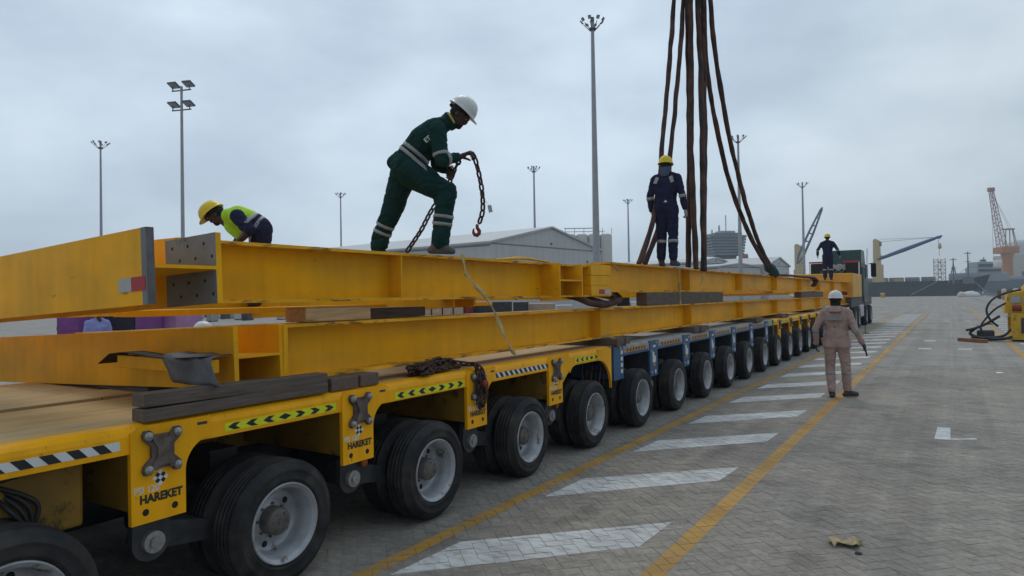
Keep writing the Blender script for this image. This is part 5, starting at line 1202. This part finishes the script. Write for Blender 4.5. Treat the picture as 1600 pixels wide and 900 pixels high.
for k in range(4): MB().tube([(-.75-.33*k-.01, 3.9, 3.02), (-.75-.33*k, 4.5, 3.04)], .17, 10).build('tank', mat('tank_grey', (.34, .36, .37), .5, var=.2), tk)
MB().box((w_+.6, 3.72, 2.55), (-.8, 4.6, 2.85)).build('rack', M_dark, tk)
for ya in (.75, 2.1, 5.6, 7.9):
    for (xo, mir) in ((0.02, False), (w_-.02, True)):
        wv = link('wheel', tyre_me, tk, (xo, ya, .52), (0, 0, math.pi if mir else 0)); wv.scale = (1.35, 1.36, 1.36); link('rim', rim_me, wv); link('hub', hub_me, wv)
MB().box((-.04, 3.2, .5), (-.42, 4.9, 1.1), ch=.05).build('fuel_tank', mat('tank_metal', (.5, .5, .5), .35, metal=.5), tk)
mr_ = MB().box((.12, 7.0, 2.55), (.38, 7.15, 3.30), ch=.05).tube([(-.02, 7.0, 3.25), (.2, 7.08, 3.30)], .02, 6); mr_.build('side_mirror', M_black, tk)
MB().box((-.6, -.04, 1.62), (-.25, -.004, 1.74), 0).box((w_+.3, -.04, 1.62), (w_+.65, -.004, 1.74), 0).build('tail_lamp', M_red, tk)
MB().cyl((-.08, 7.25, 3.3), (-.05, 7.25, 4.1), .015, 6).build('antenna', M_black, tk)
# safety rod with flat base
rb_ = on_z(1352, 521, 0); rd = empty('marker_rod', 'thin black upright rod on a flat base standing on the hatching', 'rod', rb_)
MB().cyl((0, 0, .01), (-.02, 0, 1.62), .014, 8).build('rod', M_black, rd); MB().box((-.10, -.09, .004), (.16, .09, .022)).build('base', M_black, rd)

# ------------------------------------------------------------------ yellow machine at the right edge
mq = empty('spreader_machine', 'yellow hydraulic machine with black hoses at the right edge', 'machine', (1.70, 28.4, 0), R(0))
M_my = mat('machine_yellow', (.62, .36, .02), .5, var=.15, scale=3, dirt=(.15, .08, .03), dirt_at=.58, dscale=3)
MB().prism([(0, .06), (.0, .95), (2.6, .95), (2.6, .06)], 'y', 0, .12).prism([(0, .06), (.0, .95), (2.6, .95), (2.6, .06)], 'y', 1.6, 1.72).box((0, .121, .06), (2.6, 1.599, .30)).box((0, .121, .80), (2.6, 1.599, .949)).build('base_frame', M_my, mq)
MB().box((.27, -.02, .28), (2.2, -.001, .80), ch=.005).build('opening', M_dark, mq)
MB().box((.33, -.05, .42), (.60, -.021, .72)).box((.75, -.05, .42), (2.1, -.021, .72)).build('inner_panel', mat('panel_brown', (.13, .08, .04), .6), mq)
MB().prism([(-.15, .95), (-.12, 1.25), (-.05, 1.62), (.55, 1.72), (2.6, 1.74), (2.6, .951), (.2, .951)], 'y', .25, 1.5).build('upper_housing', M_my, mq)
for xa in (.02, .36): MB().box((xa, .22, 1.30), (xa+.25, .249, 1.52)).build('lamp_window', M_glass, mq)
MB().lathe([(0, .30), (.12, .27), (.30, .12), (.42, .09), (.46, 0)], 'z', 14, c=(.62, .8, 1.70)).build('cone_cap', M_my, mq)
MB().cyl((.05, .10, 1.12), (.30, .10, 1.12), .10, 12).box((.9, .3, 1.74), (1.3, 1.0, 1.86)).build('red_fitting', M_red, mq)
hs = MB()
hs.tube(spline([(.5, .8, 1.76), (.0, .6, 1.66), (-.45, .3, 1.45), (-.66, .2, 1.1), (-.58, .1, .75), (-.35, .2, .5)], 8), .036, 8).tube(spline([(.0, .4, 1.35), (-.4, .3, 1.1), (-.7, .2, .75), (-.85, .0, .5), (-.8, -.1, .3)], 8), .034, 8)
hs.tube(spline([(-1.25, .2, .36), (-1.0, .0, .44), (-.7, .1, .58), (-.3, .2, .85)], 8), .045, 8).tube(spline([(-1.1, .2, .1), (-.7, -.2, .12), (-.2, .0, .2), (.05, .2, .5)], 8), .045, 8).tube(spline([(-.9, .2, .5), (-1.15, .1, .25), (-.8, -.1, .1), (-.3, -.3, .1), (.0, -.1, .15)], 8), .05, 8)
hs.build('hose', M_hose, mq)
MB().box((-.95, .2, .02), (-.45, .7, .36), ch=.05).build('hose_block', M_dark, mq)
# ------------------------------------------------------------------ small things on the apron
def plank(a, b_, w_, h, lab, m=M_woodl):
    d = b_-a; L = d.length; o = MB().box((-L/2, -w_/2, 0), (L/2, w_/2, h), ch=.008).build('plank', m, None, ((a.x+b_.x)/2, (a.y+b_.y)/2, .006), (0, 0, math.atan2(d.y, d.x))); return tag(o, lab, 'plank')
plank(on_z(1499, 533, 0), on_z(1541, 536, 0), .16, .11, 'reddish plank lying loose on the apron near the yellow machine', mat('plank_red_brown', (.26, .12, .06), .8, var=.3, scale=3, stretch=(1, 8, 8)))
plank(on_z(1537, 507, 0), on_z(1549, 507, 0), .5, .05, 'short dark board lying on the right yellow line', M_dark)
pp_ = on_z(1562, 583, 0)
tag(MB().add([(pp_.x-.06, pp_.y-.1, .004), (pp_.x+.06, pp_.y-.09, .012), (pp_.x+.07, pp_.y+.10, .006), (pp_.x-.05, pp_.y+.1, .02)], [(0, 1, 2, 3)]).build('paper_scrap', M_white), 'small white scrap of paper on the open apron at right', 'paper')
li = on_z(1333, 858, 0); random.seed(3)
lrows = [[Vector((li.x-.13, li.y-.02, 0))+CR*(.045*j)*.82+Vector((-CR.y, CR.x, 0))*(.04*i-.04+.035*math.sin(j*1.3)+.02*(j/6))+Vector((0, 0, .006+.030*abs(math.sin(i*2.3+j*1.9))+random.uniform(0, .008))) for j in range(7)] for i in range(4)]
sheet(lrows, .002, mat('litter_tan', (.40, .30, .17), .8, var=.35, scale=20), 'litter', 'crumpled tan scrap of packaging on the pavers near the camera', 'litter')
tag(MB().box((li.x+.02, li.y-.10, .003), (li.x+.06, li.y-.06, .008)).build('pebble', M_black), 'tiny black chip beside the tan litter', 'chip')
# bags and bollards at the quay end
def blob(c, r, name, lab, cat, m):
    mb = MB(); ico(mb, (0, 0, 0), (1, 1, 1), 3); vs = []
    for v in mb.v: v = Vector(v); q = v*(1+.18*noise.noise(v*2.3+c)); vs.append((q.x*r[0], q.y*r[1], max(0, q.z)*r[2]))
    return tag(MB().add(vs, mb.f, 0, None, True).build(name, m, None, c), lab, cat)
M_bag = mat('bag_white', (.62, .63, .62), .8, var=.1)
def atg(u, d): p = pt(u, 455, d); return Vector((p.x, p.y, 0))
blob(atg(1516, 185), (2.3, 1.4, 1.5), 'bulk_bag', 'larger white bulk bag lying at the far quay end', 'bag', M_bag); blob(atg(1502, 185), (1.0, 1.0, 1.3), 'bulk_bag', 'smaller pale pinkish bag left of the large white bag', 'bag', mat('bag_pinkish', (.52, .46, .42), .8))
for (u_, d_, m_, l_) in ((1379, 190, M_my, 'yellow bollard block by the dark hull at left'), (1502, 200, M_my, 'yellow bollard behind the bags'), (1530, 190, mat('drum_blue', (.08, .14, .28), .5), 'blue drum right of the white bag')):
    c_ = atg(u_, d_); tag(MB().lathe([(0, .5), (.85, .5), (1.0, .66), (1.2, .62), (1.35, .3), (1.35, 0)], 'z', 12, c=(0, 0, 0)).build('bollard', m_, None, c_), l_, 'bollard')
for k in range(6):
    c_ = Vector((QX-.9, 95+k*13, 0)); f_ = MB().lathe([(-.35, .42), (-.35, .85), (-.12, .98), (.12, .98), (.35, .85), (.35, .42), (-.35, .42)], 'x', 18, c=(0, 0, .95))
    tag(f_.build('tyre_fender', mat('fender_rubber', (.05, .05, .05), .8) if k % 2 else M_card, None, c_), ['nearest', 'second nearest', 'third nearest', 'fourth nearest', 'fifth nearest', 'farthest'][k]+' round fender in the row along the right quay edge', 'fender', 'fenders along the quay edge')

# ------------------------------------------------------------------ ships and cranes
M_hull = mat('hull_dark', (.045, .05, .058), .5, var=.15, scale=.2, dirt=(.10, .06, .05), dirt_at=.62, dscale=.3)
M_hull2 = mat('hull_blue_grey', (.13, .15, .17), .5, var=.1, scale=.2, dirt=(.2, .13, .1), dirt_at=.64, dscale=.3)
M_boot_ = mat('boot_topping_red', (.14, .045, .04), .6, var=.2)
M_sup = mat('superstructure_grey', (.34, .36, .37), .5, var=.1)
M_cy = mat('crane_cream', (.58, .43, .20), .5, var=.08)
M_bl = mat('jib_blue', (.04, .08, .20), .5, var=.1)
def hull(root, P, zt0, zt1, m, z0=-3.1, wid=14):
    """P: list of (point on near side, flare) along the ship, bow last"""
    pass
def ship(lab, A, B, bow, h, m, wid=16, deckh=1.0, text=None):
    """near side runs from A to B on the water, bow tip beyond B"""
    A, B = Vector(A), Vector(B); ax = (B-A); L = ax.length; an_ = math.atan2(ax.y, ax.x); root = empty('ship', lab, 'ship', (A.x, A.y, -3.2), an_)
    n_ = 24; rows = []; H_ = h+3.2
    for i in range(n_+1):
        t_ = i/n_; x = (L+bow)*t_; nose = max(0, (x-(L-bow*1.2))/(bow*2.2)); nose = min(1, nose)
        hw_ = wid/2*(1-nose**1.6); sheer = H_+1.9*nose**1.5
        rows.append((x, max(.05, hw_*.55 if nose > .3 else hw_*.9), max(.08, hw_), sheer, nose))
    vs = []; 
    for (x, lo, up_, sh, no) in rows:
        xl = x-no*bow*.75; vs += [(xl, wid/2-lo, 0), (xl+.2*no, wid/2-lo*1.0, 1.6), (x, wid/2-up_, sh), (x, wid/2+up_, sh), (xl, wid/2+lo, 0)]
    fs = []; mi = []
    mbh = MB()
    for i in range(n_):
        a_, b_ = i*5, i*5+5
        mbh_f = [((a_, b_, b_+1, a_+1), 1), ((a_+1, b_+1, b_+2, a_+2), 0), ((a_+2, b_+2, b_+3, a_+3), 0), ((a_+3, b_+3, b_+4, a_+4), 0)]
        fs += [q[0] for q in mbh_f]; mi += [q[1] for q in mbh_f]
    fs.append((0, 1, 2, 3, 4)); mi.append(0)
    mbh.add(vs, fs); mbh.m = mi; mbh.build('hull', [m, M_boot_], root)
    # bulwark rail
    rl = MB(); 
    for i in range(n_): 
        p0, p1 = Vector(vs[i*5+2]), Vector(vs[i*5+7]); rl.tube([p0+Vector((0, .1, .9)), p1+Vector((0, .1, .9))], .05, 4); rl.tube([p0+Vector((0, .1, 0)), p0+Vector((0, .1, .9))], .05, 4)
    rl.build('railing', M_sup, root)
    return root, H_, L, an_
sA, sB = atg(1240, 262), atg(1520, 232)
s1, H1, L1, a1_ = ship('dark hulled cargo ship moored across the far end of the apron', sA, sB, 5.5, 5.2, M_hull)
# hatch covers and deck gear
hc_ = MB()
for k in range(9): hc_.box((2+k*(L1-12)/9, 3, H1), (2+(k+.88)*(L1-12)/9, 12, H1+1.5), ch=.1)
hc_.build('hatch_covers', mat('hatch_grey', (.20, .22, .23), .6, var=.1), s1)
MB().box((L1*.50, 1.6, H1), (L1*.55, 2.8, H1+1.0)).box((L1*.59, 1.6, H1), (L1*.64, 2.8, H1+1.0)).build('deck_winch', M_cy, s1)
MB().prism([(L1-6.5, H1), (L1+4.6, H1+1.9), (L1+4.6, H1+2.2), (L1-2, H1+2.0), (L1-6.5, H1+1.3)], 'y', .1, 8).build('forecastle', M_sup, s1)
nm = text_mesh('MORNING STAR', 1.0); bpy.data.meshes.remove(nm)
MB().tube([(L1-10, 0, H1-.2), (L1-18, -14, 3.6)], .07, 5).tube([(L1, 0, H1), (L1+4, -8, 3.6)], .07, 5).build('mooring_rope', M_pole, s1)
def loc_on(root, world):
    a = -root.rotation_euler.z; v = Vector(world)-Vector(root.location); return Vector((v.x*math.cos(a)-v.y*math.sin(a), v.x*math.sin(a)+v.y*math.cos(a), v.z))
def column_crane(root, u, d, v_top, v_base, wpx, boom, lab):
    o = MB(); b_ = loc_on(root, pt(u, v_base, d)); t_ = loc_on(root, pt(u, v_top, d)); w_ = wpx/FPX*d/2
    z0, z1 = b_.z-2, t_.z; hm = z0+(z1-z0)*.40
    o.box((b_.x-w_*1.15, b_.y-w_, z0), (b_.x+w_*1.15, b_.y+w_, hm)).prism([(b_.x-w_*.95, hm), (b_.x+w_*.75, hm), (b_.x+w_*.55, z1-.8), (b_.x-w_*.35, z1), (b_.x-w_*.9, z1-.4)], 'y', b_.y-w_*.8, b_.y+w_*.8)
    c_ = o.build('crane_column', M_cy, root)
    MB().box((b_.x+w_*.4, b_.y-w_*.9, z1-2.6), (b_.x+w_*.9, b_.y+w_*.5, z1-1.2)).cyl((b_.x+w_*.8, b_.y-w_, hm+2.6), (b_.x+w_*1.3, b_.y-w_, hm+2.6), .5, 10).build('winch_gear', M_trim, c_)
    return c_
D1 = 236
c1 = column_crane(s1, 1372, D1, 373, 432, 13, None, '')
def lattice(mb, p, q, w0, w1, n, r=.08, up=Vector((0, 0, 1)), side=None):
    p, q = Vector(p), Vector(q); t_ = (q-p).normalized(); s_ = side.normalized() if side else t_.cross(up).normalized(); u_ = s_.cross(t_)
    def C(k, i): w_ = w0+(w1-w0)*k/n; c_ = p.lerp(q, k/n); sg_ = ((1, 1), (1, -1), (-1, -1), (-1, 1))[i]; return c_+s_*sg_[0]*w_/2+u_*sg_[1]*w_/2
    for i in range(4): mb.tube([C(0, i), C(n, i)], r, 5)
    for k in range(n):
        for i in range(4):
            j = (i+1) % 4; mb.tube([C(k, i), C(k+1, j)] if k % 2 else [C(k, j), C(k+1, i)], r*.55, 4); mb.tube([C(k, i), C(k, j)], r*.5, 4)
jb_ = MB(); b0, b1 = loc_on(s1, pt(1370, 406, D1-1)), loc_on(s1, pt(1466, 370.5, D1-6))
jb_.tube([b0, b0.lerp(b1, .08), b0.lerp(b1, .45), b0.lerp(b1, .92), b1+(b1-b0)*.06], [.15, .55, .72, .5, .3], 8); jb_.box((b1.x-.6, b1.y-.5, b1.z-.5), (b1.x+.8, b1.y+.5, b1.z+.3))
jo = jb_.build('jib', M_bl, c1)
MB().tube([b1, loc_on(s1, pt(1373, 378, D1))], .06, 4).tube([b1+Vector((0, .5, 0)), loc_on(s1, pt(1375, 374, D1))], .05, 4).tube([b1, loc_on(s1, pt(1468, 400, D1-6))], .06, 4).build('crane_cables', M_trim, c1)
hb2 = loc_on(s1, pt(1468.5, 385, D1-6)); MB().lathe([(-.9, .1), (-.5, .55), (.9, .4), (1.1, .1)], 'z', 8, c=hb2).build('hook_block', M_cy, c1)
c2 = column_crane(s1, 1249.5, 262, 381, 440, 13, None, '')
jb2 = MB(); b0, b1 = loc_on(s1, pt(1246, 412, 250)), loc_on(s1, pt(1283, 328, 246))
side_ = (b1-b0).normalized().cross(loc_on(s1, Vector(s1.location)+_F)-Vector((0, 0, 0))).normalized()
for s_ in (-1, 1): jb2.tube([b0+side_*s_*.15, b0.lerp(b1, .15)+side_*s_*.9, b0.lerp(b1, .6)+side_*s_*.8, b1+side_*s_*.25], [.25, .42, .38, .3], 6)
for k in range(1, 6): c_ = b0.lerp(b1, .13+k*.145); jb2.tube([c_-side_*.8, c_+side_*.8], .25, 5)
jb2.tube([b1, b1+(b1-b0)*.05], [.6, .2], 6); jb2.build('jib', mat('jib_grey_blue', (.09, .12, .18), .5), c2)
# scaffolding tower carried by ship
tw = empty('lattice_tower', 'pale lattice scaffold tower hanging over the dark ship', 'lattice tower', atg(1469, 228))
la = MB(); zb0, zb1 = pt(1469, 434, 228).z, pt(1469, 404, 228).z
lattice(la, (0, 0, zb0-1), (0, 0, zb1), 2.4, 2.4, 6, .13, side=CR); la.build('lattice', mat('scaffold_pale', (.45, .36, .32), .6), tw)
# masts on the ship
for (u_, vt, d_, lab) in ((1490.5, 403, 232, 'tripod signal mast on the ship left of the bridge'), (1513.5, 393, 232, 'tall dark foremast with crosstree on the ship bow')):
    b_ = atg(u_, d_); mo = empty('ship_mast', lab, 'mast', b_); z1 = pt(u_, vt, d_).z; z0 = pt(u_, 434, d_).z-2
    m_ = MB().tube([(0, 0, z0), (0, 0, z1)], [.35, .16], 8).box((-1.0, -.1, z1-.7), (1.0, .1, z1-.45)).box((-.8, -.1, z1-3.5), (.8, .1, z1-3.3))
    if u_ < 1500: m_.tube([(-1.4, 0, z0), (0, 0, z1-2)], .16, 6).tube([(1.4, 0, z0), (0, 0, z1-2)], .16, 6)
    else: m_.tube([(0, 0, z1-5), (-3, 0, z0+3)], .05, 4).box((-1.6, -.8, z0), (1.6, .8, z0+2.4))
    m_.build('spar', M_trim, mo)
br_ = empty('ship_bridge', 'grey ship bridge block with a domed roof behind the dark bow', 'superstructure', atg(1537, 250), YAW)
zz = lambda v_: pt(1537, v_, 250).z
MB().box((-9, -2, zz(440)), (8, 6, zz(426)), ch=.2).box((-3.4, -2, zz(426)), (5.5, 5, zz(418)), ch=.2).box((-3.2, -1.8, zz(418)), (2.6, 4, zz(409)), ch=.3).build('decks', M_sup, br_)
MB().box((-2.8, -2.1, zz(416)), (2.2, -1.81, zz(413))).box((-3, -2.2, zz(424)), (5, -2.01, zz(421))).build('bridge_windows', M_win, br_)
MB().cyl((0, 0, zz(409)), (0, 0, zz(405.5)), 1.0, 10).cyl((.3, 0, zz(405.5)), (.3, 0, zz(402)), .2, 6).build('funnel', M_trim, br_)
# second ship at right, along the quay
sA, sB = Vector((QX+1.5, 60, 0)), Vector((QX+1.5, 205, 0))
A2, B2 = atg(1700, 150), atg(1550, 240)
s2, H2, L2, a2_ = ship('blue grey hull moored right of the dark ship, behind the fenders', atg(1536, 285), atg(1900, 235), 6, 5.9, M_hull2, wid=14)
MB().box((8, 2, H2), (L2-8, 9, H2+1.2), ch=.1).build('hatch_covers', M_sup, s2)
# portal crane
pcn = atg(1575.5, 320); pc_ = empty('harbour_crane', 'orange harbour crane with raised pale red lattice boom', 'crane', pcn, YAW)
M_or = mat('crane_orange', (.50, .20, .06), .5, var=.1); M_rw = mat('boom_red_white', (.42, .24, .21), .5, var=.1)
pc_.scale = (1.488,)*3; pc_.location.z = -.854
def zc_(v_): return pt(1575, v_, 215).z
MB().lathe([(-3, 1.55), (zc_(404), 1.45), (zc_(396), 1.9), (zc_(395), 2.1), (zc_(395), 0)], 'z', 14).build('tower', M_or, pc_)
MB().box((-2.9, -2, zc_(396)), (2.5, 2.5, zc_(386)), ch=.2).box((-1.6, -1.6, zc_(386)), (3.4, 2.4, zc_(388)+.6), ch=.1).box((-2.6, -2.2, zc_(392)), (-1.4, -1.9, zc_(388))).build('machine_house', M_or, pc_)
af = MB()
for sx in (0, 1.5): af.tube([(sx, .8, zc_(386)), (.3+sx*.8, .8, zc_(358))], .16, 6).tube([(2.6-.4*sx, -.8, zc_(386)), (1.4-.2*sx, -.8, zc_(358))], .14, 6)
af.box((-.8, -1, zc_(359)), (1.9, 1, zc_(357))).build('a_frame', M_rw, pc_)
lb = MB(); p0 = Vector((-1.6, 0, zc_(386))); p1 = Vector(((1545.5-1575.5)/FPX*215, -2, zc_(298)))
lattice(lb, p0, p1, 2.0, .9, 16, .11); lb.box((p1.x-.9, p1.y-.5, p1.z-.4), (p1.x+.9, p1.y+.5, p1.z+.8)); lb.build('boom', M_rw, pc_)
MB().tube([p1, (.8, 0, zc_(358))], .05, 4).tube([p1+Vector((.3, .5, 0)), (1.5, 0, zc_(358))], .05, 4).tube([p1+Vector((0, 0, -6)), (p1.x+.3, p1.y, zc_(400))], .05, 4).build('hoist_ropes', M_trim, pc_)
# storage dome and tank behind crane
dm = atg(1562, 430); tag(MB().lathe([(0, 5.8), (pt(1562, 417, 430).z, 5.8), (pt(1562, 411, 430).z, 4.7), (pt(1562, 407, 430).z, 2.6), (pt(1562, 406, 430).z, 0)], 'z', 24).build('storage_dome', mat('dome_cream', (.50, .45, .40), .7), None, dm), 'low cream storage dome behind the orange crane', 'dome')
db = empty('storage_building', 'cream storage tower rising at the right edge behind the crane', 'building', atg(1607, 430), YAW)
def zd_(v_): return pt(1600, v_, 430).z
MB().box((-10.5, 0, 0), (16, 16, zd_(398))).build('lower_block', mat('dome_cream', (.5, .45, .4), .7), db); MB().lathe([(zd_(398), 8.6), (zd_(380), 8.0), (zd_(374), 5.6), (zd_(374), 0)], 'z', 20, c=(2, 8, 0)).build('upper_block', M_clad, db)
wn_ = MB().box((-10.52, 2, zd_(425)), (-10.501, 14, zd_(421))); wn_.build('window_band', M_win, db); MB().box((-4, -.05, zd_(440)), (-1, -.001, zd_(424))).build('door', M_win, db)

# ------------------------------------------------------------------ haze over the port
hz_m = bpy.data.materials.new('haze'); hz_m.use_nodes = True; t = hz_m.node_tree; t.nodes.clear()
ov = t.nodes.new('ShaderNodeOutputMaterial'); pv_ = t.nodes.new('ShaderNodeVolumePrincipled'); pv_.inputs['Density'].default_value = .0007; pv_.inputs['Color'].default_value = (.86, .92, 1, 1)
t.links.new(pv_.outputs[0], ov.inputs['Volume'])
MB().box((-420, -100, -5), (420, 500, 34)).build('haze', hz_m, kind='stuff')
